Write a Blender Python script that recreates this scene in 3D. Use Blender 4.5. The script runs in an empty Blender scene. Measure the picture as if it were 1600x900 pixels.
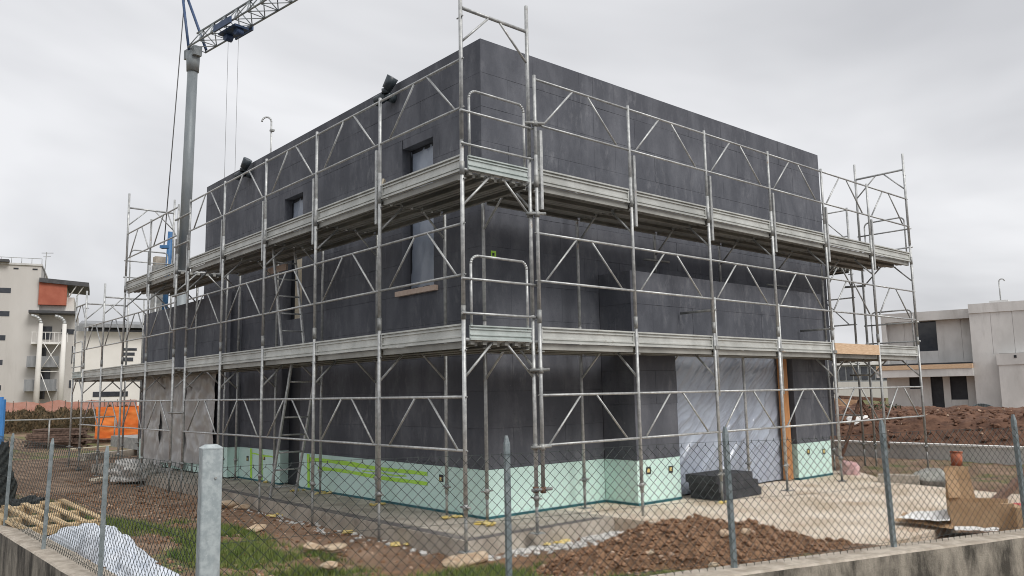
import bpy, bmesh, math, random
from mathutils import Vector, Matrix, noise
random.seed(7)
S = bpy.context.scene
COL = S.collection
R_ = math.radians

# ------------------------------------------------------------------ camera
CAM = Vector((-6.895, -8.538, 1.661))
YAW, PITCH, ROLL, FPX = R_(49.0365), R_(7.3633), R_(-1.0596), 1261.83
FW = Vector((math.cos(PITCH)*math.cos(YAW), math.cos(PITCH)*math.sin(YAW), math.sin(PITCH)))
r0 = FW.cross(Vector((0, 0, 1))).normalized(); u0 = r0.cross(FW)
RT = r0*math.cos(ROLL)+u0*math.sin(ROLL); UP = -r0*math.sin(ROLL)+u0*math.cos(ROLL)
cd = bpy.data.cameras.new('camera'); cam = bpy.data.objects.new('camera', cd); COL.objects.link(cam)
cd.sensor_width = 36; cd.lens = FPX/1600*36; cd.clip_end = 3000; cd.clip_start = .1
cam.matrix_world = Matrix(((RT.x, UP.x, -FW.x, CAM.x), (RT.y, UP.y, -FW.y, CAM.y), (RT.z, UP.z, -FW.z, CAM.z), (0, 0, 0, 1)))
S.camera = cam
def at(px, py, t):
    "world point at depth t (metres) for a place measured in the photograph"
    return CAM+t*(FW+RT*((px-800)/FPX)+UP*((450-py)/FPX))

# ------------------------------------------------------------------ world, sun, exposure
SUN_EL, SUN_AZ = R_(48), math.atan2(-0.95, 0.05)
W = bpy.data.worlds.new('World'); S.world = W; W.use_nodes = True
nt = W.node_tree; N = nt.nodes; L = nt.links
bg = N['Background']; bg.inputs[1].default_value = .1
sky = N.new('ShaderNodeTexSky'); sky.sky_type = 'NISHITA'; sky.sun_disc = False
sky.sun_elevation = SUN_EL; sky.sun_rotation = math.pi/2-SUN_AZ; sky.dust_density = 3
tc = N.new('ShaderNodeTexCoord'); sp = N.new('ShaderNodeSeparateXYZ'); L.new(tc.outputs['Generated'], sp.inputs[0])
zc = N.new('ShaderNodeMath'); zc.operation = 'MAXIMUM'; L.new(sp.outputs[2], zc.inputs[0]); zc.inputs[1].default_value = 0
za = N.new('ShaderNodeMath'); L.new(zc.outputs[0], za.inputs[0]); za.inputs[1].default_value = .22
dx = N.new('ShaderNodeMath'); dx.operation = 'DIVIDE'; L.new(sp.outputs[0], dx.inputs[0]); L.new(za.outputs[0], dx.inputs[1])
dy = N.new('ShaderNodeMath'); dy.operation = 'DIVIDE'; L.new(sp.outputs[1], dy.inputs[0]); L.new(za.outputs[0], dy.inputs[1])
cb = N.new('ShaderNodeCombineXYZ'); L.new(dx.outputs[0], cb.inputs[0]); L.new(dy.outputs[0], cb.inputs[1])
n1 = N.new('ShaderNodeTexNoise'); n1.inputs['Scale'].default_value = .62; n1.inputs['Detail'].default_value = 5; n1.inputs['Roughness'].default_value = .5
n1.inputs['Distortion'].default_value = .4
L.new(cb.outputs[0], n1.inputs['Vector'])
cr = N.new('ShaderNodeValToRGB'); L.new(n1.outputs[0], cr.inputs[0])
cr.color_ramp.elements[0].position = .36; cr.color_ramp.elements[0].color = (.455, .46, .48, 1)
cr.color_ramp.elements[1].position = .56; cr.color_ramp.elements[1].color = (.70, .703, .72, 1)
up = N.new('ShaderNodeVectorMath'); up.operation = 'SCALE'; up.inputs['Scale'].default_value = 9.6; L.new(cr.outputs[0], up.inputs[0])
mx = N.new('ShaderNodeMix'); mx.data_type = 'RGBA'; mx.inputs[0].default_value = .95
L.new(sky.outputs[0], mx.inputs[6]); L.new(up.outputs[0], mx.inputs[7]); L.new(mx.outputs[2], bg.inputs[0])
sl = bpy.data.lights.new('sun', 'SUN'); sl.energy = 1.5; sl.angle = R_(25); sl.color = (1, .97, .93)
so = bpy.data.objects.new('sun', sl); COL.objects.link(so)
sd = Vector((math.cos(SUN_AZ)*math.cos(SUN_EL), math.sin(SUN_AZ)*math.cos(SUN_EL), math.sin(SUN_EL)))
so.rotation_euler = sd.to_track_quat('Z', 'Y').to_euler(); so.location = (0, -20, 30)
S.render.engine = 'CYCLES'; S.cycles.filter_width = 1.0; S.render.filter_size = 1.0
S.view_settings.view_transform = 'Standard'; S.view_settings.look = 'None'
S.view_settings.exposure = 0.42; S.view_settings.gamma = 1

# ------------------------------------------------------------------ materials
def mat(name, c, c2=None, scale=4, rough=.8, metal=0, spec=.4, bump=0, bscale=40, rnd=0, stretch=(1, 1, 1), lo=.4, hi=.62, detail=6, alpha=1, trans=0):
    "procedural material: two colours mixed by noise in world space, optional per-object tone, optional bump"
    m = bpy.data.materials.new(name); m.use_nodes = True
    t = m.node_tree; n = t.nodes; l = t.links; b = n['Principled BSDF']
    b.inputs['Roughness'].default_value = rough; b.inputs['Metallic'].default_value = metal
    b.inputs['Specular IOR Level'].default_value = spec
    g = n.new('ShaderNodeNewGeometry'); mp = n.new('ShaderNodeMapping'); mp.inputs['Scale'].default_value = stretch
    l.new(g.outputs['Position'], mp.inputs[0])
    ns = n.new('ShaderNodeTexNoise'); ns.inputs['Scale'].default_value = scale; ns.inputs['Detail'].default_value = detail; ns.inputs['Roughness'].default_value = .62
    l.new(mp.outputs[0], ns.inputs['Vector'])
    rp = n.new('ShaderNodeValToRGB'); rp.color_ramp.elements[0].position = lo; rp.color_ramp.elements[1].position = hi
    rp.color_ramp.elements[0].color = (*c, 1); rp.color_ramp.elements[1].color = (*(c2 or c), 1)
    l.new(ns.outputs[0], rp.inputs[0]); out = rp.outputs[0]
    if rnd:
        oi = n.new('ShaderNodeObjectInfo'); mr = n.new('ShaderNodeMapRange'); mr.inputs[3].default_value = 1-rnd; mr.inputs[4].default_value = 1+rnd
        l.new(oi.outputs['Random'], mr.inputs[0]); vm = n.new('ShaderNodeVectorMath'); vm.operation = 'SCALE'
        l.new(out, vm.inputs[0]); l.new(mr.outputs[0], vm.inputs['Scale']); out = vm.outputs[0]
    l.new(out, b.inputs['Base Color'])
    if bump:
        bn = n.new('ShaderNodeTexNoise'); bn.inputs['Scale'].default_value = bscale; bn.inputs['Detail'].default_value = 5
        l.new(mp.outputs[0], bn.inputs['Vector'])
        bp = n.new('ShaderNodeBump'); bp.inputs['Strength'].default_value = bump; bp.inputs['Distance'].default_value = .02
        l.new(bn.outputs[0], bp.inputs['Height']); l.new(bp.outputs[0], b.inputs['Normal'])
    if trans: b.inputs['Transmission Weight'].default_value = trans
    if alpha < 1: b.inputs['Alpha'].default_value = alpha
    return m
M = dict(
 eps=mat('graphite_insulation', (.092, .097, .114), (.18, .187, .21), 1.9, .8, spec=.3, bump=.12, bscale=60, rnd=.03, stretch=(1, 1, .5), lo=.44, hi=.80, detail=11),
 core=mat('wall_core', (.05, .05, .055), (.07, .07, .075), 3, .9),
 mint=mat('mint_insulation', (.62, .83, .765), (.66, .86, .80), 3, .75, rnd=.03, spec=.25),
 lime=mat('lime_marker_foam', (.42, .80, .06), (.52, .85, .16), 30, .7),
 teal=mat('membrane', (.02, .10, .12), (.05, .18, .2), 8, .6),
 steel=mat('galvanised_steel', (.40, .41, .41), (.58, .59, .58), 14, .5, .45, bump=.05, rnd=.14),
 steel_d=mat('weathered_steel', (.24, .25, .25), (.40, .40, .38), 9, .55, .35, rnd=.18),
 rust=mat('rusty_steel', (.10, .05, .035), (.2, .12, .08), 18, .8),
 toe=mat('toe_board_steel', (.47, .48, .455), (.61, .62, .59), 2.5, .5, .3, rnd=.10),
 toe2=mat('toe_board_pale', (.44, .49, .47), (.56, .61, .59), 5, .5, .2),
 deck=mat('deck_steel', (.30, .30, .28), (.42, .42, .39), 2, .6, .3, rnd=.12),
 wood=mat('timber', (.55, .38, .24), (.68, .50, .34), 6, .75, rnd=.12, stretch=(1, 1, 8), bump=.1),
 ply=mat('pale_board', (.55, .48, .36), (.66, .60, .48), 4, .8),
 owood=mat('orange_door_board', (.42, .19, .07), (.52, .26, .11), 5, .6, stretch=(6, 6, .6)),
 conc=mat('concrete_slab', (.34, .30, .25), (.52, .47, .40), 2.5, .9, bump=.25, bscale=30, detail=9),
 pave=mat('pale_concrete', (.50, .40, .29), (.74, .65, .54), 1.0, .9, bump=.15, bscale=40, lo=.38, hi=.6, detail=9),
 dirt=mat('red_brown_soil', (.12, .066, .037), (.31, .182, .105), 5, .95, bump=.8, bscale=28, detail=10, lo=.35, hi=.66),
 clod=mat('soil_clods', (.15, .078, .043), (.34, .20, .118), 25, .95, bump=.4),
 pebble=mat('pale_pebbles', (.28, .17, .11), (.52, .40, .30), 14, .85),
 rock=mat('limestone', (.40, .28, .18), (.60, .49, .36), 9, .85, bump=.4, rnd=.12),
 grey_rock=mat('grey_limestone', (.26, .26, .24), (.44, .44, .40), 7, .85, bump=.4),
 bwhite=mat('white_plaster', (.70, .68, .64), (.78, .76, .72), .25, .9),
 bgrey=mat('grey_plaster', (.53, .51, .48), (.63, .61, .58), .12, .9, stretch=(1, 1, .3), detail=8),
 bconc=mat('raw_concrete', (.56, .555, .54), (.68, .675, .66), .8, .9, bump=.1, bscale=10, rnd=.05, stretch=(1, 1, .5), detail=8),
 dark=mat('dark_opening', (.018, .02, .026), (.03, .033, .04), 3, .5),
 glass=mat('window_glass', (.03, .035, .045), (.05, .055, .065), 2, .12, spec=.6),
 roofd=mat('dark_roof', (.06, .062, .066), (.09, .09, .095), 2, .6),
 roofg=mat('grey_metal_roof', (.22, .23, .24), (.30, .31, .32), .5, .6, stretch=(6, 1, 1)),
 terra=mat('terracotta_panel', (.36, .105, .065), (.42, .135, .085), 1, .8),
 white=mat('white_paint', (.76, .75, .72), (.82, .81, .78), 3, .6),
 blue=mat('blue_plastic', (.06, .23, .55), (.09, .28, .62), 3, .45),
 cblue=mat('crane_blue', (.035, .07, .15), (.06, .10, .20), 3, .5),
 cblue2=mat('ram_blue', (.04, .14, .32), (.07, .2, .40), 3, .5),
 mast=mat('crane_mast_paint', (.21, .24, .26), (.31, .34, .35), 1.2, .5, .2, stretch=(1, 1, .3)),
 cable=mat('steel_cable', (.10, .10, .10), (.14, .14, .14), 3, .6),
 black=mat('black_plastic', (.005, .0055, .006), (.010, .011, .012), 4, .42, spec=.18, bump=.3, bscale=14),
 pvc=mat('black_pvc_pipe', (.035, .045, .055), (.05, .065, .075), 3, .35),
 orange=mat('orange_tarp', (.78, .17, .03), (.90, .27, .06), 1.6, .7, stretch=(1, 1, 2)),
 redmesh=mat('red_safety_mesh', (.50, .24, .18), (.58, .33, .27), 1.5, .8),
 card=mat('cardboard', (.42, .27, .15), (.50, .34, .20), 6, .85),
 cardw=mat('white_card', (.72, .71, .69), (.80, .79, .77), 4, .8),
 red=mat('red_print', (.55, .03, .04), (.62, .05, .06), 6, .6),
 pink=mat('pink_sack', (.55, .33, .33), (.68, .46, .45), 9, .8),
 brick=mat('terracotta_pot', (.42, .13, .07), (.5, .18, .1), 8, .8),
 fabric=mat('white_fabric', (.60, .65, .72), (.70, .74, .80), 5, .8, bump=.12, bscale=14),
 pallet=mat('pallet_wood', (.55, .40, .22), (.68, .52, .32), 10, .8, rnd=.1),
 oldwood=mat('weathered_planks', (.10, .065, .05), (.22, .15, .12), 8, .9, rnd=.25),
 wire=mat('fence_wire', (.04, .05, .048), (.075, .085, .08), 20, .6, .3),
 post=mat('fence_post', (.20, .24, .25), (.31, .35, .36), 16, .6, .3, bump=.1),
 gpost=mat('galvanised_post', (.38, .43, .44), (.53, .58, .58), 22, .5, .3),
 yellow=mat('yellow_rubble', (.62, .46, .12), (.78, .66, .34), 20, .8),
 rubble=mat('pale_rubble', (.42, .41, .39), (.66, .65, .62), 9, .85),
 hedge=mat('dry_bushes', (.055, .045, .025), (.16, .11, .06), 3, .95),
 hose=mat('grey_hose', (.07, .085, .09), (.10, .12, .125), 4, .5),
)
def sheet_mat(name, c, c2, rough, al):
    m = mat(name, c, c2, 2.2, rough, spec=.7, bump=.25, bscale=5, stretch=(1, 1, 1))
    return m
M['film'] = sheet_mat('plastic_film', (.36, .40, .48), (.42, .47, .55), .24, 1)
M['film2'] = sheet_mat('window_film', (.24, .28, .35), (.30, .345, .42), .28, 1)
M['sill'] = mat('pale_stone_sill', (.58, .44, .36), (.66, .53, .44), 8, .7)
M['stackeps'] = mat('black_board', (.05, .051, .056), (.075, .077, .084), 6, .85, spec=.2)
M['tarp'] = sheet_mat('grey_tarp', (.40, .395, .39), (.47, .465, .46), .35, 1)
def overlay(m, col, scale, lo, hi, stretch=(1, 1, 1), fac=1.0, off=0, mscale=None):
    "second layer of stains or smears with a shape of their own"
    t = m.node_tree; n = t.nodes; l = t.links; b = n['Principled BSDF']; src = b.inputs['Base Color'].links[0].from_socket
    g = n.new('ShaderNodeNewGeometry'); mp = n.new('ShaderNodeMapping'); mp.inputs['Scale'].default_value = stretch; mp.inputs['Location'].default_value = (off, off*2, 0); l.new(g.outputs['Position'], mp.inputs[0])
    a = n.new('ShaderNodeTexNoise'); a.inputs['Scale'].default_value = scale; a.inputs['Detail'].default_value = 10; a.inputs['Roughness'].default_value = .68; l.new(mp.outputs[0], a.inputs['Vector'])
    r = n.new('ShaderNodeMapRange'); r.inputs[1].default_value = lo; r.inputs[2].default_value = hi; r.inputs[4].default_value = fac; l.new(a.outputs[0], r.inputs[0]); f = r.outputs[0]
    if mscale:
        a2 = n.new('ShaderNodeTexNoise'); a2.inputs['Scale'].default_value = mscale; a2.inputs['Detail'].default_value = 4; l.new(g.outputs['Position'], a2.inputs['Vector'])
        r2 = n.new('ShaderNodeMapRange'); r2.inputs[1].default_value = .42; r2.inputs[2].default_value = .62; l.new(a2.outputs[0], r2.inputs[0])
        mu = n.new('ShaderNodeMath'); mu.operation = 'MULTIPLY'; l.new(f, mu.inputs[0]); l.new(r2.outputs[0], mu.inputs[1]); f = mu.outputs[0]
    x = n.new('ShaderNodeMix'); x.data_type = 'RGBA'; l.new(f, x.inputs[0]); l.new(src, x.inputs[6]); x.inputs[7].default_value = (*col, 1); l.new(x.outputs[2], b.inputs['Base Color'])
overlay(M['eps'], (.24, .245, .265), 9, .50, .74, (1, 1, .4), .75, 3, 1.1)      # chalky rasp smears
overlay(M['eps'], (.045, .047, .055), 14, .56, .70, (1, 1, 2.2), .6, 9, 2.0)     # dark scuffs
overlay(M['eps'], (.40, .41, .42), 38, .66, .74, (1, 1, .5), .8, 5, 3.0)         # cement flecks
overlay(M['mint'], (.50, .58, .50), 6, .52, .72, (1, 1, 1), .45, 2, 2.0)
overlay(M['mint'], (.36, .27, .18), 22, .60, .74, (1, 1, 1), .55, 7, 1.7)        # mud splashes
overlay(M['steel'], (.34, .20, .11), 7, .64, .74, (1, 1, .7), .8, 4)             # rust and paint patches
overlay(M['steel'], (.70, .69, .66), 20, .60, .70, (1, 1, .6), .7, 8, 2.0)       # cement splatter
overlay(M['toe'], (.30, .28, .24), 9, .56, .72, (1, 1, 1), .7, 4, 2.0); overlay(M['toe'], (.72, .71, .68), 24, .60, .70, (1, 1, 1), .7, 6, 2.4)
overlay(M['pave'], (.46, .30, .19), 1.7, .54, .70, (1, 1, 1), .7, 4); overlay(M['pave'], (.80, .76, .69), 2.6, .56, .72, (1, 1, 1), .8, 11); overlay(M['pave'], (.30, .23, .17), 12, .62, .72, (1, 1, 1), .6, 2)
overlay(M['conc'], (.22, .19, .16), 4, .54, .70, (1, 1, 1), .7, 4); overlay(M['conc'], (.60, .56, .50), 10, .58, .72, (1, 1, 1), .7, 7)
overlay(M['dirt'], (.055, .03, .02), 1.6, .52, .68, (1, 1, 1), .6, 3); overlay(M['dirt'], (.40, .26, .16), 20, .60, .72, (1, 1, 1), .8, 6)
overlay(M['bconc'], (.36, .35, .33), 1.2, .54, .74, (1, 1, .25), .6, 3); overlay(M['bgrey'], (.36, .34, .31), .5, .56, .76, (1, 1, .12), .7, 3)
overlay(M['gpost'], (.66, .69, .69), 60, .60, .68, (1, 1, 1), .7, 3); overlay(M['gpost'], (.30, .32, .32), 9, .56, .72, (1, 1, .3), .6, 5)
overlay(M['post'], (.12, .13, .13), 30, .56, .70, (1, 1, .6), .7, 5); overlay(M['post'], (.42, .45, .45), 40, .60, .70, (1, 1, 1), .7, 2)
M['dirt2'] = mat('dark_red_soil', (.07, .034, .022), (.19, .10, .062), 3, .95, bump=.8, bscale=14, detail=11, lo=.35, hi=.66); overlay(M['dirt2'], (.30, .18, .11), 9, .60, .72, (1, 1, 1), .7, 6)
M['clod2'] = mat('dark_clods', (.09, .045, .028), (.20, .11, .07), 9, .95, bump=.4)
# concrete boundary wall with dark run-off streaks (stains of their own on the upright face)
def wall_mat():
    m = mat('stained_concrete', (.36, .31, .25), (.55, .49, .41), 7, .9, bump=.3, bscale=60, detail=9)
    t = m.node_tree; n = t.nodes; l = t.links; b = n['Principled BSDF']; src = b.inputs['Base Color'].links[0].from_socket
    g = n.new('ShaderNodeNewGeometry'); mp = n.new('ShaderNodeMapping'); mp.inputs['Scale'].default_value = (1.9, 1.9, .8); l.new(g.outputs['Position'], mp.inputs[0])
    a = n.new('ShaderNodeTexNoise'); a.inputs['Scale'].default_value = 2.2; a.inputs['Detail'].default_value = 11; a.inputs['Roughness'].default_value = .7; l.new(mp.outputs[0], a.inputs['Vector'])
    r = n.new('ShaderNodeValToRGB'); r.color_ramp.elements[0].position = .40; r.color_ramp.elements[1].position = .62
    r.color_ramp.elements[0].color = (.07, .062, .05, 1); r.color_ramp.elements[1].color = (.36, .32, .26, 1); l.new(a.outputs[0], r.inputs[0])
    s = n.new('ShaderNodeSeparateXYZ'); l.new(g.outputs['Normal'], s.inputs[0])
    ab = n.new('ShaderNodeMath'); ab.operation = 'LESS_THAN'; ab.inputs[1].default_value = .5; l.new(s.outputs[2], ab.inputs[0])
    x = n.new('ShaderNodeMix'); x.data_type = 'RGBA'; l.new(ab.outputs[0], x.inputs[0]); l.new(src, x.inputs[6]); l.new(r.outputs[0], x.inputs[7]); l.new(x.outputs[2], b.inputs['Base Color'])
    return m
M['bwall'] = wall_mat(); M['strip'] = mat('bitumen_strip', (.11, .10, .10), (.22, .20, .18), 5, .9, detail=9)
# ground: soil, dry earth and grass stain mixed by noise
def ground_mat():
    m = mat('site_ground', (.13, .075, .045), (.30, .205, .14), 1.3, .95, bump=.7, bscale=22, detail=11, lo=.36, hi=.64)
    t = m.node_tree; n = t.nodes; l = t.links; b = n['Principled BSDF']; src = b.inputs['Base Color'].links[0].from_socket
    at_ = n.new('ShaderNodeAttribute'); at_.attribute_name = 'grass'
    g = n.new('ShaderNodeNewGeometry'); a = n.new('ShaderNodeTexNoise'); a.inputs['Scale'].default_value = 5; a.inputs['Detail'].default_value = 9; l.new(g.outputs['Position'], a.inputs['Vector'])
    ad = n.new('ShaderNodeMath'); ad.operation = 'MULTIPLY_ADD'; l.new(a.outputs[0], ad.inputs[0]); ad.inputs[1].default_value = 1.2; ad.inputs[2].default_value = -.6
    s = n.new('ShaderNodeMath'); l.new(ad.outputs[0], s.inputs[0]); l.new(at_.outputs['Fac'], s.inputs[1])
    r = n.new('ShaderNodeMapRange'); r.inputs[1].default_value = .35; r.inputs[2].default_value = .7; l.new(s.outputs[0], r.inputs[0])
    a2 = n.new('ShaderNodeTexNoise'); a2.inputs['Scale'].default_value = 11; a2.inputs['Detail'].default_value = 6; l.new(g.outputs['Position'], a2.inputs['Vector'])
    gr = n.new('ShaderNodeValToRGB'); gr.color_ramp.elements[0].color = (.075, .10, .028, 1); gr.color_ramp.elements[1].color = (.21, .185, .07, 1); gr.color_ramp.elements[0].position = .4; gr.color_ramp.elements[1].position = .65
    l.new(a2.outputs[0], gr.inputs[0])
    x = n.new('ShaderNodeMix'); x.data_type = 'RGBA'; l.new(r.outputs[0], x.inputs[0]); l.new(src, x.inputs[6]); l.new(gr.outputs[0], x.inputs[7]); l.new(x.outputs[2], b.inputs['Base Color'])
    return m
M['ground'] = ground_mat()
M['grass'] = mat('grass_blades', (.075, .135, .025), (.20, .23, .06), 6, .7, lo=.35, hi=.66)

# ------------------------------------------------------------------ mesh builder
class MB:
    def __init__(s): s.v = []; s.f = []; s.sm = []
    def face(s, idx, smooth=False): s.f.append(idx); s.sm.append(smooth)
    def box(s, a, b, mtx=None):
        x0, y0, z0 = a; x1, y1, z1 = b; o = len(s.v)
        p = [(x0, y0, z0), (x1, y0, z0), (x1, y1, z0), (x0, y1, z0), (x0, y0, z1), (x1, y0, z1), (x1, y1, z1), (x0, y1, z1)]
        s.v += [tuple(mtx @ Vector(q)) for q in p] if mtx else p
        for q in ((3, 2, 1, 0), (4, 5, 6, 7), (0, 1, 5, 4), (1, 2, 6, 5), (2, 3, 7, 6), (3, 0, 4, 7)): s.face([o+i for i in q])
        return s
    def bar(s, p, q, w, h, roll=0):
        "rectangular bar from p to q"
        p = Vector(p); q = Vector(q); d = (q-p); ln = d.length; m = d.to_track_quat('X', 'Z').to_matrix().to_4x4(); m.translation = p
        if roll: m = m @ Matrix.Rotation(roll, 4, 'X')
        return s.box((0, -w/2, -h/2), (ln, w/2, h/2), m)
    def tube(s, p, q, r, n=8, r2=None, caps=True):
        p = Vector(p); q = Vector(q); d = (q-p).normalized(); a = d.orthogonal().normalized(); b = d.cross(a); o = len(s.v); r2 = r if r2 is None else r2
        for i in range(n):
            c = math.cos(2*math.pi*i/n); k = math.sin(2*math.pi*i/n); s.v += [tuple(p+(a*c+b*k)*r), tuple(q+(a*c+b*k)*r2)]
        for i in range(n):
            j = (i+1) % n; s.face([o+2*i, o+2*j, o+2*j+1, o+2*i+1], n > 4)
        if caps: s.face([o+2*i for i in range(n)][::-1]); s.face([o+2*i+1 for i in range(n)])
        return s
    def path(s, pts, r, n=8):
        for a, b in zip(pts, pts[1:]): s.tube(a, b, r, n)
        return s
    def prism(s, poly, z0, z1):
        "vertical prism over a counter-clockwise polygon"
        o = len(s.v); n = len(poly); s.v += [(x, y, z0) for x, y in poly]+[(x, y, z1) for x, y in poly]
        s.face([o+i for i in range(n)][::-1]); s.face([o+n+i for i in range(n)])
        for i in range(n): j = (i+1) % n; s.face([o+i, o+j, o+n+j, o+n+i])
        return s
    def grid(s, nu, nv, fn, smooth=True):
        o = len(s.v)
        for j in range(nv+1):
            for i in range(nu+1): s.v.append(tuple(fn(i/nu, j/nv)))
        for j in range(nv):
            for i in range(nu):
                k = o+j*(nu+1)+i; s.face([k, k+1, k+nu+2, k+nu+1], smooth)
        return s
    def ico(s, c, r, sq=(1, 1, 1), jit=.25, rnd=random, ang=None):
        t = (1+5**.5)/2; o = len(s.v); m = Matrix.Rotation(rnd.random()*6.28 if ang is None else ang, 3, Vector((rnd.uniform(-1, 1), rnd.uniform(-1, 1), rnd.uniform(-1, 1))).normalized())
        for p in ((-1, t, 0), (1, t, 0), (-1, -t, 0), (1, -t, 0), (0, -1, t), (0, 1, t), (0, -1, -t), (0, 1, -t), (t, 0, -1), (t, 0, 1), (-t, 0, -1), (-t, 0, 1)):
            q = (m @ Vector(p))*(r/1.9*(1+rnd.uniform(-jit, jit))); s.v.append((c[0]+q.x*sq[0], c[1]+q.y*sq[1], c[2]+q.z*sq[2]))
        for f in ((0, 11, 5), (0, 5, 1), (0, 1, 7), (0, 7, 10), (0, 10, 11), (1, 5, 9), (5, 11, 4), (11, 10, 2), (10, 7, 6), (7, 1, 8), (3, 9, 4), (3, 4, 2), (3, 2, 6), (3, 6, 8), (3, 8, 9), (4, 9, 5), (2, 4, 11), (6, 2, 10), (8, 6, 7), (9, 8, 1)): s.face([o+i for i in f])
        return s
    def mesh(s, name, m):
        me = bpy.data.meshes.new(name); me.from_pydata(s.v, [], s.f); me.polygons.foreach_set('use_smooth', s.sm)
        me.materials.append(m if not isinstance(m, str) else M[m]); me.update(); return me
    def build(s, name, m, parent=None, loc=None): return put(name, s.mesh(name, m), parent, loc)
def put(name, me, parent=None, loc=None, rz=0):
    o = bpy.data.objects.new(name, me); COL.objects.link(o)
    if parent: o.parent = parent
    if loc is not None: o.location = loc
    if rz: o.rotation_euler.z = rz
    return o
def tag(o, label=None, cat=None, group=None, kind=None):
    if label: o['label'] = label
    if cat: o['category'] = cat
    if group: o['group'] = group
    if kind: o['kind'] = kind
    return o
def thing(name, label, cat, loc=(0, 0, 0), rz=0, group=None):
    o = bpy.data.objects.new(name, None); COL.objects.link(o); o.location = loc; o.rotation_euler.z = rz; o.empty_display_size = .2
    return tag(o, label, cat, group)
def fbm(x, y, z=0, o=4): return noise.fractal(Vector((x, y, z)), .9, 2.1, o)
def sstep(a, b, x):
    t = max(0, min(1, (x-a)/(b-a))); return t*t*(3-2*t)

# ================================================================== SETTING
# ---- ground sheet: fine near the site, stretching to the horizon
FD = Vector((.9552, -.2960)); FN = Vector((.2960, .9552)); FP1 = Vector((-1.14, -4.59))    # fence line (right run)
CORNER = FP1-4*FD
def site_h(x, y):
    d_r = (Vector((x, y))-FP1).dot(FN)                 # distance inside the right fence
    d_l = x+5.0                                        # distance inside the left fence
    d = min(d_r, d_l if y > -3.4 else 9)
    h = -.2
    if d < 3.4: h = .10-.30*sstep(.1, 3.2, d)
    if x > 1.6 and d_r > 0: h = -.10+.03*sstep(9, 12, x)
    h += .04*fbm(x*.8, y*.8)+.022*fbm(x*3.1, y*3.1, 4)
    if d < -.05: h = -.42
    if -1.3 < x < 9.5 and -1.15 < y < 15: h = min(h, -.19)
    if y > 15.5 or x < -5.3 and y > 9: h = -.12+.05*fbm(x*.3, y*.3)
    if x > 13.2: h = -.05+.25*sstep(15, 40, x)
    return h
def grass_f(x, y):
    d_r = (Vector((x, y))-FP1).dot(FN); d_l = x+5
    g = 0
    if d_r > 0 and x < .6 and d_l > 0 and y < 8: g = .62-.16*max(0, d_r-.2)*.9 if x > -3.6 else .50-.10*abs(d_l-1.2)
    if -4.6 < x < -2.2 and -1 < y < 4: g = max(g, .58)
    if y > 20: g = .6
    if 8 < x < 13 and y < 0: g = max(g, .42)
    return max(0, g-.03+.62*fbm(x*.9, y*.9, 9, 3)+.25*fbm(x*2.6, y*2.6, 5, 2)) if g > 0 else 0
def axis(lo, hi, step, far):
    c = []; v = lo
    while v <= hi+1e-6: c.append(v); v += step
    s = step; a = []; v = lo
    while v > -far: s *= 1.28; v -= s; a.append(v)
    s = step; b = []; v = hi
    while v < far: s *= 1.28; v += s; b.append(v)
    return a[::-1]+c+b
ax = axis(-6.4, 14, .09, 900); ay = axis(-7, 18, .09, 900)
g = MB(); gatt = []
for y in ay:
    for x in ax: g.v.append((x, y, site_h(x, y))); gatt.append(grass_f(x, y))
nx = len(ax)
for j in range(len(ay)-1):
    for i in range(nx-1): k = j*nx+i; g.face([k, k+1, k+nx+1, k+nx], True)
go = g.build('ground', 'ground'); go['kind'] = 'structure'
gat = go.data.attributes.new('grass', 'FLOAT', 'POINT'); gat.data.foreach_set('value', gatt)
# ---- concrete slab that carries the house, pale forecourt
tag(MB().prism([(-1.15, -1.08), (1.30, -1.08), (1.30, .5), (9.0, .5), (9.0, 15.0), (-1.15, 15.0)], -.42, 0).build('foundation_slab', 'conc'), kind='structure')
tag(MB().prism([(1.306, -4.45), (6.9, -4.45), (8.4, -6.6), (9.2, -6.2), (7.0, -4.16), (7.35, -2.2), (8.7, -.8), (8.7, .49), (1.306, .49)], -.35, -.004).build('forecourt', 'pave'), kind='structure')
for a, c in (((-1.13, -.9, .0), (-.98, 7.5, .006)), ((-1.12, -1.06, .0), (1.1, -.93, .0065))): tag(MB().box(a, c).build('slab_edge_strip', 'strip'), kind='structure')
# ---- background earth mound behind the low wall
def mound(u, v):
    x = 13.3+u*16; y = -14+v*34
    e = sstep(0, .16, u)*sstep(1, .7, u)*sstep(0, .1, v)*sstep(1, .62, v)
    top = .80+.42*sstep(-2, -9, y)-.25*sstep(2, 6, y)*0+.35*sstep(5, 11, y)
    h = -.25+e*(top+.25+.10*fbm(x*.5, y*.5, 2)+.10*fbm(x*1.7, y*1.7, 5))+.05*e*fbm(x*5, y*5, 7)
    return x, y, h
tag(MB().grid(170, 300, mound).build('earth_mound', 'dirt2'), 'reddish brown earth mound behind the low white topped wall', 'earth', kind='stuff')
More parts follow.
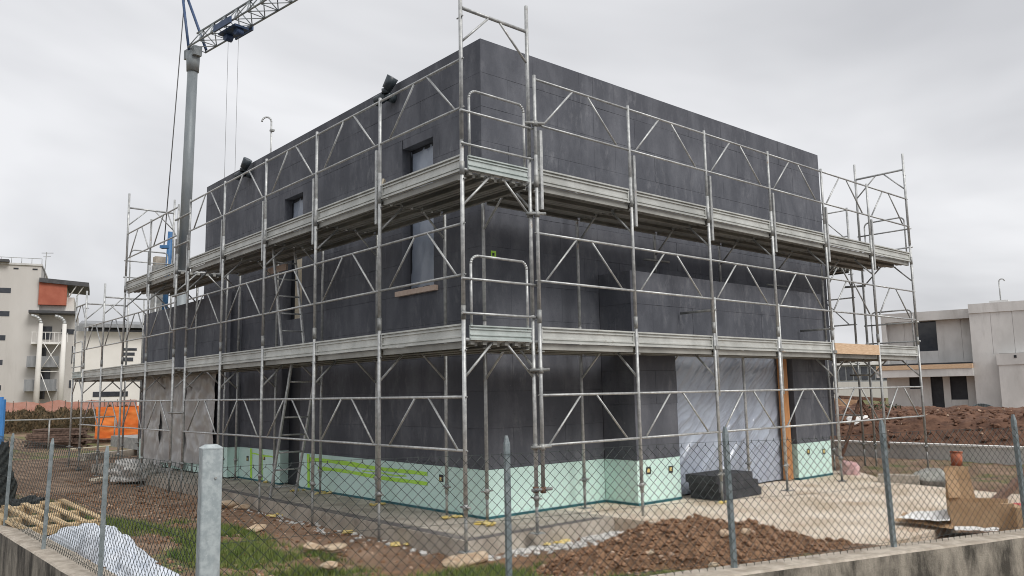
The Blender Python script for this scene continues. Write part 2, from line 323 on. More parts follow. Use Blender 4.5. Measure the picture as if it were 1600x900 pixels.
# ---- foreground soil heap
def heap_h(x, y):
    cs = ((-.05, -3.25, 1.2, .8, .50), (-.85, -3.2, .9, .65, .22), (.85, -3.9, 1.1, .55, .26), (-.5, -4.0, 1.0, .5, .28), (1.7, -4.65, .9, .35, .12))
    h = 0
    for cx, cy, sx, sy, a in cs:
        dxx = x-cx; dyy = y-cy; uu = dxx*.955-dyy*.296; vv = dxx*.296+dyy*.955
        h = max(h, a*math.exp(-((uu/sx)**2+(vv/sy)**2)*1.1)) if False else h+a*math.exp(-((uu/sx)**2+(vv/sy)**2)*1.3)
    return h
def heap(u, v):
    s_ = -2.4+u*6.2; d_ = .10+v*2.9
    x = FP1.x+FD.x*s_+FN.x*d_; y = FP1.y+FD.y*s_+FN.y*d_
    h = heap_h(x, y); e = min(1, h/.12)
    z = -.16+.78*min(h, .75)+e*(.05*fbm(x*2.2, y*2.2, 1)+.055*fbm(x*6, y*6, 2)+.03*fbm(x*17, y*17, 3))
    z = min(z, .16+1.3*d_*.5)
    return x, y, z
tag(MB().grid(250, 130, heap).build('soil_heap', 'dirt'), 'heap of red brown soil on the forecourt edge by the fence', 'soil', kind='stuff')
rg = random.Random(3)
def scatter(n, smin, smax, sampler, name, m, label, cat, sink=.3):
    b = MB(); k = 0
    while k < n:
        q = sampler()
        if q is None: continue
        r = smin+(smax-smin)*rg.random()**3; b.ico((q[0], q[1], q[2]+r*(.5-sink)), r, (1, 1, .75), .3, rg); k += 1
    return tag(b.build(name, m), label, cat, kind='stuff')
def heap_s():
    u, v = rg.random(), rg.random(); x, y, z = heap(u, v)
    return (x, y, z) if heap_h(x, y) > .10 else None
def ground_s():
    x, y = rg.uniform(-4.8, 1.2), rg.uniform(-4.6, 9)
    if (Vector((x, y))-FP1).dot(FN) < .15 or (x > -1.2 and y > -1.1): return None
    return x, y, site_h(x, y)
def mound_s():
    u, v = rg.uniform(.02, .5), rg.uniform(.2, .8); return mound(u, v)
scatter(7000, .005, .034, heap_s, 'soil_clods', 'clod', 'brown clods scattered over the soil heap', 'soil')
scatter(700, .005, .03, heap_s, 'pale_pebbles', 'pebble', 'pale pebbles scattered over the soil heap', 'pebbles')
scatter(1500, .005, .034, ground_s, 'ground_pebbles', 'pebble', 'pale pebbles strewn over the bare ground and grass', 'pebbles')
scatter(4200, .005, .035, ground_s, 'ground_clods', 'clod', 'brown earth crumbs strewn over the bare ground', 'soil')
scatter(4500, .015, .09, mound_s, 'mound_clods', 'clod2', 'clods over the background earth mound', 'soil')
scatter(420, .015, .06, mound_s, 'mound_pebbles', 'pebble', 'pale stones over the background earth mound', 'pebbles')
def edge_s():
    x = rg.uniform(-1.1, 1.25); y = -1.12-abs(rg.gauss(0, .16)) if x > -.6 or rg.random() < .3 else None
    if y is None: y = rg.uniform(-1, 6); x = -1.19-abs(rg.gauss(0, .12))
    return x, y, site_h(x, y)
scatter(900, .008, .045, edge_s, 'edge_gravel', 'rubble', 'grey gravel and chippings along the foot of the concrete slab', 'gravel')
# ---- grass blades
gb = MB(); k = 0
while k < 90000:
    x, y = rg.uniform(-4.95, .9), rg.uniform(-4.9, 6.5)
    d = (Vector((x, y))-FP1).dot(FN)
    if d < .14 or (x > -1.22 and y > -1.15) or heap_h(x, y) > .10: k += .2; continue
    if x < -4.0 and -1.5 < y < 1.95: k += .25; continue
    f = grass_f(x, y)+.22*fbm(x*4, y*4, 3, 2)
    if f < .42 or rg.random() > (f-.36)*3: k += .25; continue
    h = rg.uniform(.025, .09)*(.6+f); a = rg.random()*6.28; w = rg.uniform(.003, .006); z = site_h(x, y)-.004; o = len(gb.v)
    lx, ly = math.cos(a+1.6)*h*rg.uniform(.1, .7), math.sin(a+1.6)*h*rg.uniform(.1, .7)
    gb.v += [(x-w*math.cos(a), y-w*math.sin(a), z), (x+w*math.cos(a), y+w*math.sin(a), z), (x+lx, y+ly, z+h)]; gb.face([o, o+1, o+2]); k += 1
tag(gb.build('grass', 'grass'), 'short patchy grass between the fence and the slab', 'grass', kind='stuff')

# ================================================================== HOUSE
H, MT = 6.68, .64
house = thing('house', 'two storey house clad in dark insulation panels behind scaffolding', 'house')
T = .24
b = MB(); b.box((T, T, -.03), (9.43, 10.5, H-.10)); b.box((-.25+T, 8.2+T, -.031), (6, 14.1, 3.80)); b.box((2.31+T, -.64+T, -.032), (7.95, T+.2, 3.36))
b.build('wall', 'core', house)
pcache = {}
def panel(name, m, o, ux, nrm, a0, a1, z0, z1, proud=0, ch=.0024):
    "cladding board on plane through o; ux = direction along the wall, nrm = outward normal"
    w, h = a1-a0, z1-z0
    if w < .03 or h < .03: return
    key = (name, round(w, 3), round(h, 3))
    if key not in pcache:
        bb = MB(); e = .0008
        p = [(e, -T, e), (w-e, -T, e), (w-e, -T, h-e), (e, -T, h-e)]; q = [(x, -ch, z) for x, _, z in p]; c = ch
        r = [(e+c, 0, e+c), (w-e-c, 0, e+c), (w-e-c, 0, h-e-c), (e+c, 0, h-e-c)]; bb.v = p+q+r
        for s in (0, 4):
            for i in range(4): j = (i+1) % 4; bb.face([s+i, s+j, s+4+j, s+4+i])
        bb.face([8, 9, 10, 11]); pcache[key] = bb.mesh(name, m)
    ob = put(name, pcache[key], house); ob.matrix_local = Matrix((( ux[0], nrm[0], 0, o[0]+ux[0]*a0+nrm[0]*proud), (ux[1], nrm[1], 0, o[1]+ux[1]*a0+nrm[1]*proud), (0, 0, 1, z0), (0, 0, 0, 1)))
    return ob
rp = random.Random(11)
def clad(o, ux, nrm, L0, L1, z0, z1, holes, name='insulation_panel', m='eps', pw=1.0, ph=.5, phase=0):
    row = 0; z = z1
    while z > z0+.02:
        zb = max(z0, z-ph); x = L0-(pw*.5 if (row+phase) % 2 else 0)
        while x < L1-.02:
            xa, xb = max(L0, x), min(L1, x+pw); x += pw
            rects = [(xa, xb, zb, z)]
            for (ha, hb, hz0, hz1) in holes:
                nr = []
                for (a, c, d, e) in rects:
                    if ha >= c-1e-4 or hb <= a+1e-4 or hz0 >= e-1e-4 or hz1 <= d+1e-4: nr.append((a, c, d, e)); continue
                    if ha > a: nr.append((a, ha, d, e))
                    if hb < c: nr.append((hb, c, d, e))
                    if hz0 > d: nr.append((max(a, ha), min(c, hb), d, hz0))
                    if hz1 < e: nr.append((max(a, ha), min(c, hb), hz1, e))
                rects = nr
            for (a, c, d, e) in rects: panel(name, m, o, ux, nrm, a, c, d, e, rp.uniform(-.002, .0025))
        z = zb; row += 1
YP, XN, XP, YN = (0, 1), (-1, 0), (1, 0), (0, -1)
WA, WB, DD = (1.17, 2.02, 3.25, 5.53), (5.45, 6.24, 3.12, 5.54), (5.44, 6.24, -.1, 2.3)
# left face (faces -X): runs along +Y
clad((0, 0), YP, XN, 0, 8.2, MT, H, [WA, WB, DD])
clad((0, 0), YP, XN, 8.2, 10.5, 3.9, H, [], phase=1)
# low wing front and its return
clad((-.25, 0), YP, XN, 8.2, 14.1, MT, 3.9, [])
clad((0, 8.2), XP, YN, -.25, -.001, MT, 3.9, [], pw=.25)
# right face (faces -Y): runs along +X
clad((0, 0), XP, YN, 0.001, 2.31, MT, H, [(2.308, 9, 0, 3.45)])
clad((0, 0), XP, YN, 2.31, 9.43, 3.45, H, [], phase=1)
clad((0, 0), XP, YN, 7.95, 9.43, MT, 3.45, [])
# protruding bay
OP = (3.32, 6.74, -.1, 2.36)
clad((0, -.64), XP, YN, 2.31, 7.95, MT, 3.45, [OP])
clad((2.31, 0), YP, XN, -.639, -.001, MT, 3.45, [], pw=.64)
# mint plinth boards
def plinth(o, ux, nrm, L0, L1, holes=(), pw=1.25): clad(o, ux, nrm, L0, L1, .03, MT-.002, holes, 'plinth_board', 'mint', pw, .62)
plinth((0, 0), YP, XN, 0, 5.44); plinth((0, 0), YP, XN, 6.24, 8.2); plinth((0, 8.2), XP, YN, -.25, -.001); plinth((-.25, 0), YP, XN, 8.2, 14.1)
plinth((0, 0), XP, YN, .001, 2.31); plinth((2.31, 0), YP, XN, -.639, -.001); plinth((0, -.64), XP, YN, 2.31, 3.32); plinth((0, -.64), XP, YN, 6.74, 7.95)
def bx(name, m, a, b_, parent=house): return MB().box(a, b_).build(name, m, parent)
# membrane strip under the plinth
for a, c in (((-.012, -.012, -.002), (.1, 5.44, .032)), ((-.012, 6.24, -.002), (.1, 8.2, .032)), ((.101, -.012, -.002), (2.31, .1, .032)), ((2.298, -.652, -.002), (3.32, -.55, .032)), ((6.74, -.652, -.002), (7.95, -.55, .032)), ((2.298, -.549, -.002), (2.4, -.013, .032))):
    bx('membrane_strip', 'teal', a, c)
# roof coping
bx('roof', 'roofd', (.05, .05, H-.101), (9.40, 10.47, H-.02)); bx('roof', 'roofd', (-.2, 10.52, 3.795), (6, 14.05, 3.87))
# windows with film-covered panes
def wrinkle(u, v, k=1): return .018*fbm(u*3*k+v*2, v*2*k-u*3, 3)+.03*abs(math.sin(7*(u*1.1+v*.9)+2.2*fbm(u*2, v*2, 8)))**3*.6
def window(y0, y1, z0, z1, m='film2'):
    w = MB(); f = .06
    for a, c in (((.16, y0, z0), (.22, y0+f, z1)), ((.16, y1-f, z0), (.22, y1, z1)), ((.16, y0+f, z0), (.22, y1-f, z0+f)), ((.16, y0+f, z1-f), (.22, y1-f, z1))): w.box(a, c)
    wo = w.build('window', 'dark', house)
    MB().grid(24, 50, lambda u, v: (.165-wrinkle(u, v)*.35, y0+.02+u*(y1-y0-.04), z0+.03+v*(z1-z0-.05))).build('plastic_sheet', m, wo)
    return wo
window(*WA); window(WB[0], WB[1], 4.45, WB[3])
bx('window', 'dark', (.17, WB[0], WB[2]), (.225, WB[1], 4.447)); bx('window_board', 'ply', (.13, WB[0]+.02, WB[2]+.02), (.168, WB[1]-.25, 4.3))
bx('window_sill', 'sill', (-.07, 1.06, 3.17), (.15, 2.12, 3.248))
bx('door', 'dark', (.17, 5.44, 0), (.23, 6.24, 2.3))
# junction boxes let into boards
def sock(p, axis):
    x, y, z = p; s = .05
    if axis == 'x': o = bx('junction_box', 'dark', (x-.004, y-s, z-s), (x+.02, y+s, z+s)); bx('lid', 'yellow', (x-.006, y-s*.2, z-s*.8), (x-.0045, y+s*.7, z+s*.3), o)
    else: o = bx('junction_box', 'dark', (x-s, y-.004, z-s), (x+s, y+.02, z+s)); bx('lid', 'yellow', (x-s*.7, y-.006, z-s*.5), (x+s*.5, y-.0045, z+s*.6), o)
for p in ((2.56, -.642, .48), (3.08, -.642, .46), (7.11, -.642, .48), (7.67, -.642, .45)): sock(p, 'y')
for p in ((-.002, 1.01, .47), (-.002, 5.05, .52), (-.002, 7.75, .42), (-.002, 6.95, .48)): sock(p, 'x')
o = bx('junction_box', 'lime', (.14, -.006, 3.52), (.23, .02, 3.62)); bx('lid', 'dark', (.16, -.0075, 3.55), (.20, -.0065, 3.59), o)
# lime marker lines sprayed on the plinth
def mark(y0, y1, z0, z1, h=.035):
    ns_ = 14; b_ = MB(); o0 = 0
    for i in range(ns_+1):
        t = i/ns_; y = y0+(y1-y0)*t; z = z0+(z1-z0)*t+.008*math.sin(9*t+y0); w = h*(.75+.35*noise.noise(Vector((y*3, z*5, 1)))); b_.v += [(-.0065, y, z-w/2), (-.0065, y, z+w/2)]
    for i in range(ns_): b_.face([2*i, 2*i+2, 2*i+3, 2*i+1])
    b_.build('marker_line', 'lime', house)
mark(1.35, 5.0, .50, .545, .085); mark(1.35, 4.7, .36, .41, .075); mark(1.9, 3.2, .435, .45, .03); mark(6.5, 7.55, .50, .53)
for y in (5.0, 7.0, 7.5):
    b_ = MB(); b_.v = [(-.0068, y, .04), (-.0068, y+.09, .04), (-.0068, y+.13, .63), (-.0068, y+.03, .63)]; b_.face([0, 1, 2, 3]); b_.build('marker_line', 'lime', house)
# big film curtain over the bay opening, orange door board
def cur(u, v):
    x = 3.32+u*3.28; z = .02+v*2.33
    def rid(d, f, w, sd_):
        q = f*(d+.10*fbm(u*1.3, v*1.3, sd_)+.03*fbm(u*4, v*4, sd_+3)); k = abs((q % 1)-.5)*2; m_ = max(0, fbm(u*2.2+sd_, v*1.6, sd_*2, 2)+.35)
        return max(0, 1-k/w)**1.5*m_
    d = u*1.15-v*.95
    fold = .045*rid(d, 4.2, .45, 1.0)+.030*rid(d*1.05+.13*v, 9, .5, 4.0)+.016*rid(d*.95, 19, .55, 7.0)+.012*rid(d*1.1-.2*v, 33, .6, 11.0)
    return x, -.435-fold*1.1-.012*fbm(u*5, v*4, 2), z
MB().grid(230, 130, cur).build('plastic_curtain', 'film', house)
bx('door_board', 'owood', (6.45, -.60, .02), (6.62, -.50, 2.35)); bx('door_frame', 'dark', (6.63, -.46, 0), (6.739, -.42, 2.358))
bx('lintel', 'dark', (3.32, -.42, 2.25), (6.63, -.40, 2.358))
# grey tarps hung over the low wing
def tarp(y0, y1, z0, z1, sd_):
    def f(u, v):
        y = y0+u*(y1-y0); z = z0+v*(z1-z0)
        return -.31-.05*abs(math.sin(u*9+sd_+2*fbm(u*2, v*1.5, sd_)))**2*(1-.5*v)-.04*fbm(u*4, v*5, sd_+1), y+.05*fbm(u*2, v*3, sd_), z+.03*math.sin(u*6+sd_)*(1-v)
    MB().grid(46, 50, f).build('tarpaulin', 'tarp', house)
tarp(8.75, 10.75, .25, 2.35, 1.0); tarp(10.55, 12.45, .12, 2.35, 4.0); tarp(12.25, 13.75, .05, 2.35, 7.0)
# vent elbows near the parapet
for y, z in ((2.24, 6.42), (7.93, 6.40)):
    v = thing('vent_elbow', 'black vent elbow at the parapet nearest the corner' if y < 5 else 'black vent elbow at the parapet further from the corner', 'vent pipe', (0, y, z), group='vent elbows')
    MB().path([(.02, 0, .02), (-.12, 0, .03), (-.17, -.02, .07), (-.18, -.03, .14)], .075, 12).build('elbow', 'pvc', v)
    MB().tube((-.18, -.05, .13), (-.14, -.17, .30), .08, 12, .10).build('collar', 'pvc', v)
    MB().tube((-.15, .0, .04), (-.22, .20, -.02), .075, 12, .085).build('pipe_stub', 'pvc', v)
# goose neck pipe on the roof
gp = at(423, 245, 18.6); gz = gp.z
pts = [Vector((gp.x, gp.y, H-.1)), Vector((gp.x, gp.y, 7.98))]
for i in range(1, 8):
    a = math.pi*i/7; pts.append(Vector((gp.x, gp.y, 7.98))+RT*(-.11+.11*math.cos(a))+Vector((0, 0, .11*math.sin(a))))
gn = thing('gooseneck_pipe', 'thin grey hooked pipe standing on the dark house roof', 'pipe', (0, 0, 0))
MB().path(pts, .022, 8).build('pipe', 'steel', gn)
for z in (6.95, 7.75): MB().box((gp.x-.03, gp.y-.06, z), (gp.x+.06, gp.y+.03, z+.04)).build('clamp', 'steel_d', gn)

# ================================================================== SCAFFOLDING
RT_ = .0245; FWD = 1.07
def rail_mesh(w):
    return MB().tube((.02, 0, 0), (w-.02, 0, 0), .0165).tube((.02, 0, .60), (w-.02, 0, .60), .0165).mesh('guard_rail', 'steel')
def diag_mesh(w, k):
    f = w/1.8
    return (MB().tube((.13*f, .004, .01), (.69*f, .004, .59), .0135) if k == 0 else MB().tube((.98*f, .004, .59), (1.55*f, .004, .01), .0135)).mesh('diagonal', 'steel')
def toe_mesh(w, m='toe'):
    b = MB(); b.box((.035, -.006, 0), (w-.035, .006, .20))
    for z0, z1, d in ((0, .024, .034), (.046, .066, .024), (.142, .158, .024), (.180, .2, .036)): b.box((.034, -d, z0), (w-.034, -.0055, z1))
    b.box((.033, -.026, .0245), (.055, -.0056, .179)); b.box((w-.055, -.026, .0245), (w-.033, -.0056, .179))
    return b.mesh('toe_board', m)
def deck_mesh(w, dw=.335):
    b = MB(); y0, y1 = -dw/2+.006, dw/2-.006
    b.box((.03, y0, -.012), (w-.03, y1, 0)); b.box((.03, y0, -.075), (w-.03, y0+.012, -.0121)); b.box((.03, y1-.012, -.075), (w-.03, y1, -.0121))
    b.box((.03, y0+.0121, -.075), (w-.03, y0+.05, -.065)); b.box((.03, y1-.05, -.075), (w-.03, y1-.0121, -.065)); b.box((.031, -.02, -.05), (w-.031, .02, -.0122))
    for x in (.03, w-.03):
        for y in (-.09, .09): b.box((x-.05, y-.028, -.035), (x+.05, y+.028, .012))
    return b.mesh('deck_plank', 'deck')
Z1, Z2, Z3 = 2.27, 4.27, 6.27
brace0 = None
def frame_lift(par, u, s, zt, zbot, ztop, vin=FWD, inner=True, mm='steel', zin=None, outbot=None):
    "portal frame: two standards, a transom and two gusset braces; s = +1/-1 inward side"
    b = MB(); vi = s*vin
    b.tube((u, 0, outbot if outbot is not None else zbot), (u, 0, ztop), RT_, 10)
    if inner: b.tube((u, vi, zin if zin is not None else zbot), (u, vi, ztop if zin is None else zt+.02), RT_, 10)
    b.tube((u, s*.02, zt), (u, vi-s*.02, zt), .022, 8)
    fr = b.build('frame', mm, par)
    for (p, q) in (((u, s*.02, zt-.42), (u, s*.43, zt-.015)), ((u, vi-s*.02, zt-.42), (u, vi-s*.45, zt-.015))):
        if vin > .9: MB().tube(p, q, .015, 8).build('brace', mm, fr)
    for z in (zt-.65, zt-1.25, zt-.12):
        if z > zbot+.05: MB().tube((u-.05, 0, z), (u+.07, 0, z), .009, 6).build('rail_pin', 'steel_d', fr)
    return fr
def jack(par, u, v, zg):
    j = MB().tube((u, v, zg), (u, v, .42), .019, 8).build('base_jack', 'steel_d', par)
    MB().box((u-.075, v-.075, zg), (u+.075, v+.075, zg+.008)).build('base_plate', 'steel_d', j)
    MB().tube((u-.09, v, .40), (u+.09, v, .40), .011, 6).tube((u, v, .37), (u, v, .43), .034, 8).build('jack_nut', 'steel_d', j)
def coupler(par, p, q):
    MB().tube(p, q, .02, 8).build('coupling_tube', 'steel_d', par)
def gpost(par, u, s):
    MB().tube((u, 0, 4.3), (u, 0, 5.67), .022, 8).build('guard_post', 'steel', par)
    MB().box((u+.05, -.028, 3.93), (u+.095, .022, 4.95)).build('post_channel', 'steel', par)
def levels(par, u, w, s, zs, rails=True, rm=None, tm=None, dm=None, nd=3, toe=True):
    for z in zs:
        for i in range(nd): put('deck_plank', dm, par, (u, s*(.20+.335*i), z-.02))
        if toe: put('toe_board', tm, par, (u, s*.03, z-.015))
def railset(par, u, z, rm, d0, d1):
    g_ = put('guard_rail', rm, par, (u, .0, z)); put('diagonal', d0, g_); put('diagonal', d1, g_)
def end_rail(par, u, s, z):
    "arched end guard with two clamped tubes"
    pts = [(u, s*.09, z+.12), (u, s*.09, z+.88)]
    for i in range(1, 6): a = math.pi/2*i/5; pts.append((u, s*(.20-.11*math.cos(a)), z+.88+.10*math.sin(a)))
    for i in range(1, 6): a = math.pi/2*i/5; pts.append((u, s*(.86+.10*math.sin(a)), z+.88+.10*math.cos(a)))
    pts += [(u, s*.96, z+.12)]
    e = MB().path(pts, .0165, 8).build('end_rail', 'steel', par)
    for dz in (.30, .70): MB().tube((u-.01, -s*.05, z+dz), (u-.01, s*1.12, z+dz), .0155, 8).build('cross_tube', 'steel', e)
    et = MB().box((u-.006, min(s*.06, s*1.0), z-.005), (u+.004, max(s*.06, s*1.0), z+.165))
    dr = -1 if u < 1 else 1
    for z0, z1, d in ((-.006, .02, .03), (.05, .064, .02), (.118, .132, .02), (.150, .166, .03)): et.box((min(u-.0055, u+dr*d), min(s*.061, s*.999), z+z0), (max(u-.0055, u+dr*d), max(s*.061, s*.999), z+z1))
    et.build('end_toe_board', 'toe2', par)
def run(name, label, loc, rz, s, n, w, tops, upper, ground, opt):
    "a straight run of scaffolding of n frames"
    par = thing(name, label, 'scaffold', loc, rz, 'scaffold runs')
    rm, d0, d1, tm, dm = rail_mesh(w), diag_mesh(w, 0), diag_mesh(w, 1), toe_mesh(w), deck_mesh(w)
    if s < 0:                                           # outside face of the toe board points the other way
        for v in tm.vertices: v.co.y = -v.co.y
        tm.flip_normals()
    for k in range(n):
        u = k*w; t = tops[k]; o = opt.get(k, {})
        frame_lift(par, u, s, Z1, .30, 2.62, o.get('v1', FWD), o.get('in1', True), outbot=o.get('ob'))
        frame_lift(par, u, s, Z2, 2.60, 4.62, FWD, True, zin=o.get('z2in'))
        if t == 3: frame_lift(par, u, s, Z3, 4.60, 6.62)
        elif t == 2: gpost(par, u, s)
        if 'ob' not in o: jack(par, u, 0, o.get('zg', ground[0]))
        if o.get('in1', True): jack(par, u, s*o.get('v1', FWD), o.get('zgi', ground[1]))
        MB().tube((u, 0, 2.50), (u, 0, 2.66), .030, 8).build('spigot_collar', 'steel_d', par)
        if t >= 2: MB().tube((u, 0, 4.20), (u, 0, 4.36), .030, 8).build('spigot_collar', 'steel_d', par)
    for k in range(n-1):
        u = k*w; o = opt.get(k, {})
        for z in (1.02, 3.02)+((5.02,) if k in upper else ()): railset(par, u, z, rm, d0, d1)
        levels(par, u, w, s, [Z1], rm=rm, tm=tm, dm=dm, nd=o.get('nd', 3), toe=not o.get('wood'))
        if k in upper: levels(par, u, w, s, [Z2], rm=rm, tm=tm, dm=dm)
        if o.get('wood'): MB().box((u+.04, -.03, Z1-.02), (u+w-.04, .01, Z1+.17)).build('timber_toe_board', 'wood', par)
    return par
# left run: along +Y, inward = +X  (local X -> +Y, local -Y -> +X)
LF = run('scaffold', 'scaffold run along the left face from the near corner, with ladders', (-1.28, -1.216, 0), math.pi/2, -1, 6, 1.8134, [3, 2, 2, 2, 2, 2], range(5), (-.22, 0), {0: dict(zg=-.08, zgi=-.01)})
end_rail(LF, -.03, -1, Z1); end_rail(LF, -.03, -1, Z2)
# right run: along +X, inward = +Y
RF = run('scaffold', 'scaffold run along the right face past the plastic covered opening', (-.17, -1.295, 0), 0, 1, 7, 1.8, [2, 2, 2, 2, 2, 2, 3], range(6), (0, 0),
  {0: dict(ob=.46), 1: dict(zg=-.02), 2: dict(in1=False, z2in=3.55, nd=2), 3: dict(v1=.70, z2in=3.54, nd=2), 4: dict(in1=False, z2in=3.52, wood=True, nd=2), 5: dict(zg=-.1, zgi=-.1), 6: dict(zg=-.08, zgi=-.08)})
end_rail(RF, 10.83, 1, Z1); end_rail(RF, 10.83, 1, Z2)
for z in (.50, 1.0, 1.92, 3.86, 5.03): coupler(RF, (-.14, .05, z), (.1, -.05, z+.01)); MB().tube((0, 0, z-.035), (0, 0, z+.035), .036, 8).tube((-.045, .08, z-.035), (-.045, .08, z+.035), .036, 8).build('coupler', 'rust' if z < .6 else 'steel_d', RF)
for k, z in ((2, 3.75), (4, 3.6)): coupler(RF, (k*1.8-.28, 1.07, z), (k*1.8+.3, 1.02, z)); coupler(RF, (k*1.8+.02, -.04, z-.9), (k*1.8+.02, .62, z-.9))
for k in (2, 3, 4):
    MB().tube((k*1.8+.055, .0, 1.55), (k*1.8+.055, 0, 3.05), .02, 8).build('extra_standard', 'steel', RF)
    MB().box((k*1.8-.02, -.038, 2.255), (k*1.8+.075, .034, 2.305)).build('coupler', 'steel_d', RF)
# far left run (low wing)
L2 = run('scaffold', 'far left scaffold run round the low wing, left of the crane mast', (-1.33, 8.4, 0), math.pi/2, -1, 5, 1.79, [2, 2, 3, 1, 1], range(2), (-.2, -.1), {})
for k, z in enumerate((1.38, 3.05, 3.75, 4.78, 5.35)): coupler(L2, (-.75, .02, z), (.12, .02, z))
end_rail(L2, 2*1.79+.03, -1, Z2)
# run round the far end of the low wing (only its first frames show)
BK = thing('scaffold', 'leftmost scaffold frames at the far end of the low wing', 'scaffold', (-1.33, 15.57, 0), 0, 'scaffold runs')
for k in range(3):
    frame_lift(BK, k*1.8, 1, Z1, .3, 2.62); frame_lift(BK, k*1.8, 1, Z2, 2.6, 4.6); jack(BK, k*1.8, 0, -.15); jack(BK, k*1.8, FWD, -.15)
end_rail(BK, -.03, 1, Z1)
rm, d0, d1, tm, dm = rail_mesh(1.8), diag_mesh(1.8, 0), diag_mesh(1.8, 1), toe_mesh(1.8), deck_mesh(1.8)
for k in range(2): levels(BK, k*1.8, 1.8, 1, [Z1], rm=rm, tm=tm, dm=dm)
# run along the right end wall (seen edge on beyond the house)
SR = thing('scaffold', 'scaffold run along the right end wall, behind the tall end frame', 'scaffold', (10.62, .02, 0), math.pi/2, 'scaffold runs')
for k in range(5):
    frame_lift(SR, k*1.8, 1, Z1, .3, 2.62); frame_lift(SR, k*1.8, 1, Z2, 2.6, 4.6 if k else 5.67); jack(SR, k*1.8, 0, -.1); jack(SR, k*1.8, FWD, -.1)
for k in range(4):
    railset(SR, k*1.8, 1.02, rm, d0, d1); railset(SR, k*1.8, 3.02, rm, d0, d1); railset(SR, k*1.8, 5.02, rm, d0, d1); levels(SR, k*1.8, 1.8, 1, [Z1, Z2], rm=rm, tm=tm, dm=dm)
    MB().tube((k*1.8, .0, 3.9 if k else 3.9), (k*1.8, 0, 5.67), .022, 8).build('guard_post', 'steel', SR)
for z in (3.86, 1.9, 4.83): MB().tube((-.28, -.05, z), (.14, .12, z), .024, 8).build('coupling_tube', 'steel_d', SR)
# ladders
def ladder(label, p0, p1, width, n):
    p0 = Vector(p0); p1 = Vector(p1); l = thing('ladder', label, 'ladder', p0, 0, 'scaffold ladders'); d = p1-p0; wv = Vector((width, 0, 0))
    for o_ in (Vector(), wv): MB().bar(o_, d+o_, .025, .055).build('rail', 'steel', l)
    for i in range(n): q = d*((i+.6)/n); MB().tube(q, q+wv, .014, 8).build('rung', 'steel', l)
ladder('steel ladder between the lower and upper scaffold decks', (-1.0, 4.05, 2.27), (-1.0, 4.57, 4.38), .40, 7)
ladder('steel ladder from the slab to the lower scaffold deck', (-1.0, 4.45, .0), (-1.0, 3.70, 2.3), .45, 8)
def plank(name, label, a, b_, m='wood', cat='plank'): return tag(MB().box(a, b_).build(name, m), label, cat)
tag(MB().bar((-.35, 5.35, 4.05), (-.35, 6.15, 4.05), .04, .12).build('plank', 'sill'), 'short timber plank across the board covered window', 'plank')
tag(MB().bar((-.30, 2.55, 4.28), (-.12, 2.35, 5.1), .09, .03).build('plank', 'ply'), 'pale board leaning on the wall on the upper deck', 'plank')

# ================================================================== FENCE
ZW = .22
def wallrun(a, b_, inn, label):
    "low concrete wall: inn = inward normal; top edge carries the posts"
    a = Vector(a); b_ = Vector(b_); inn = Vector(inn); n_ = 60; m = MB()
    prof = [(-.17, -.6), (-.17, ZW-.015), (-.155, ZW), (.115, ZW), (.13, ZW-.012), (.13, -.4)]
    for i in range(n_+1):
        p = a.lerp(b_, i/n_)
        for (d, z) in prof:
            j = .004*noise.noise(Vector((p.x*3+d*9, p.y*3, z*4))); m.v.append((p.x+inn.x*(d+j), p.y+inn.y*(d+j), z+j))
    k = len(prof)
    for i in range(n_):
        for q in range(k-1): o = i*k+q; m.face([o, o+k, o+k+1, o+1])
    m.face(list(range(k))); m.face([n_*k+i for i in range(k)][::-1])
    return tag(m.build('boundary_wall', 'bwall'), label, 'wall')
C2 = CORNER
wallrun(C2-FD*.16, C2+FD*13, FN, 'low stained concrete wall under the right hand fence')
wallrun((C2.x, C2.y+.10), (-5.03, 12), (1, 0), 'low concrete wall under the left hand fence')
def angle_post(par, x, y, h, lean=(0, 0), dirv=(1, 0), ornt=1):
    m = MB(); w = .037; t = .005; ux, uy = dirv; nx_, ny_ = -uy, ux
    def P(a, c, z): f = max(0, z-ZW)/h; return (x+ux*a+nx_*c+lean[0]*f, y+uy*a+ny_*c+lean[1]*f, z)
    prof = [(0, 0), (w, 0), (w, t), (t, t), (t, w), (0, w)]; z0, z1, z2 = ZW-.05, ZW+h-.06, ZW+h
    for z in (z0, z1): m.v += [P(a, c, z) for a, c in prof]
    for i in range(6): j = (i+1) % 6; m.face([i, j, 6+j, 6+i])
    m.v += [P(a*.45+.006, c*.45+.006, z2) for a, c in prof]
    for i in range(6): j = (i+1) % 6; m.face([6+i, 6+j, 12+j, 12+i])
    m.face([12+i for i in range(6)]); m.build('post', 'post', par)
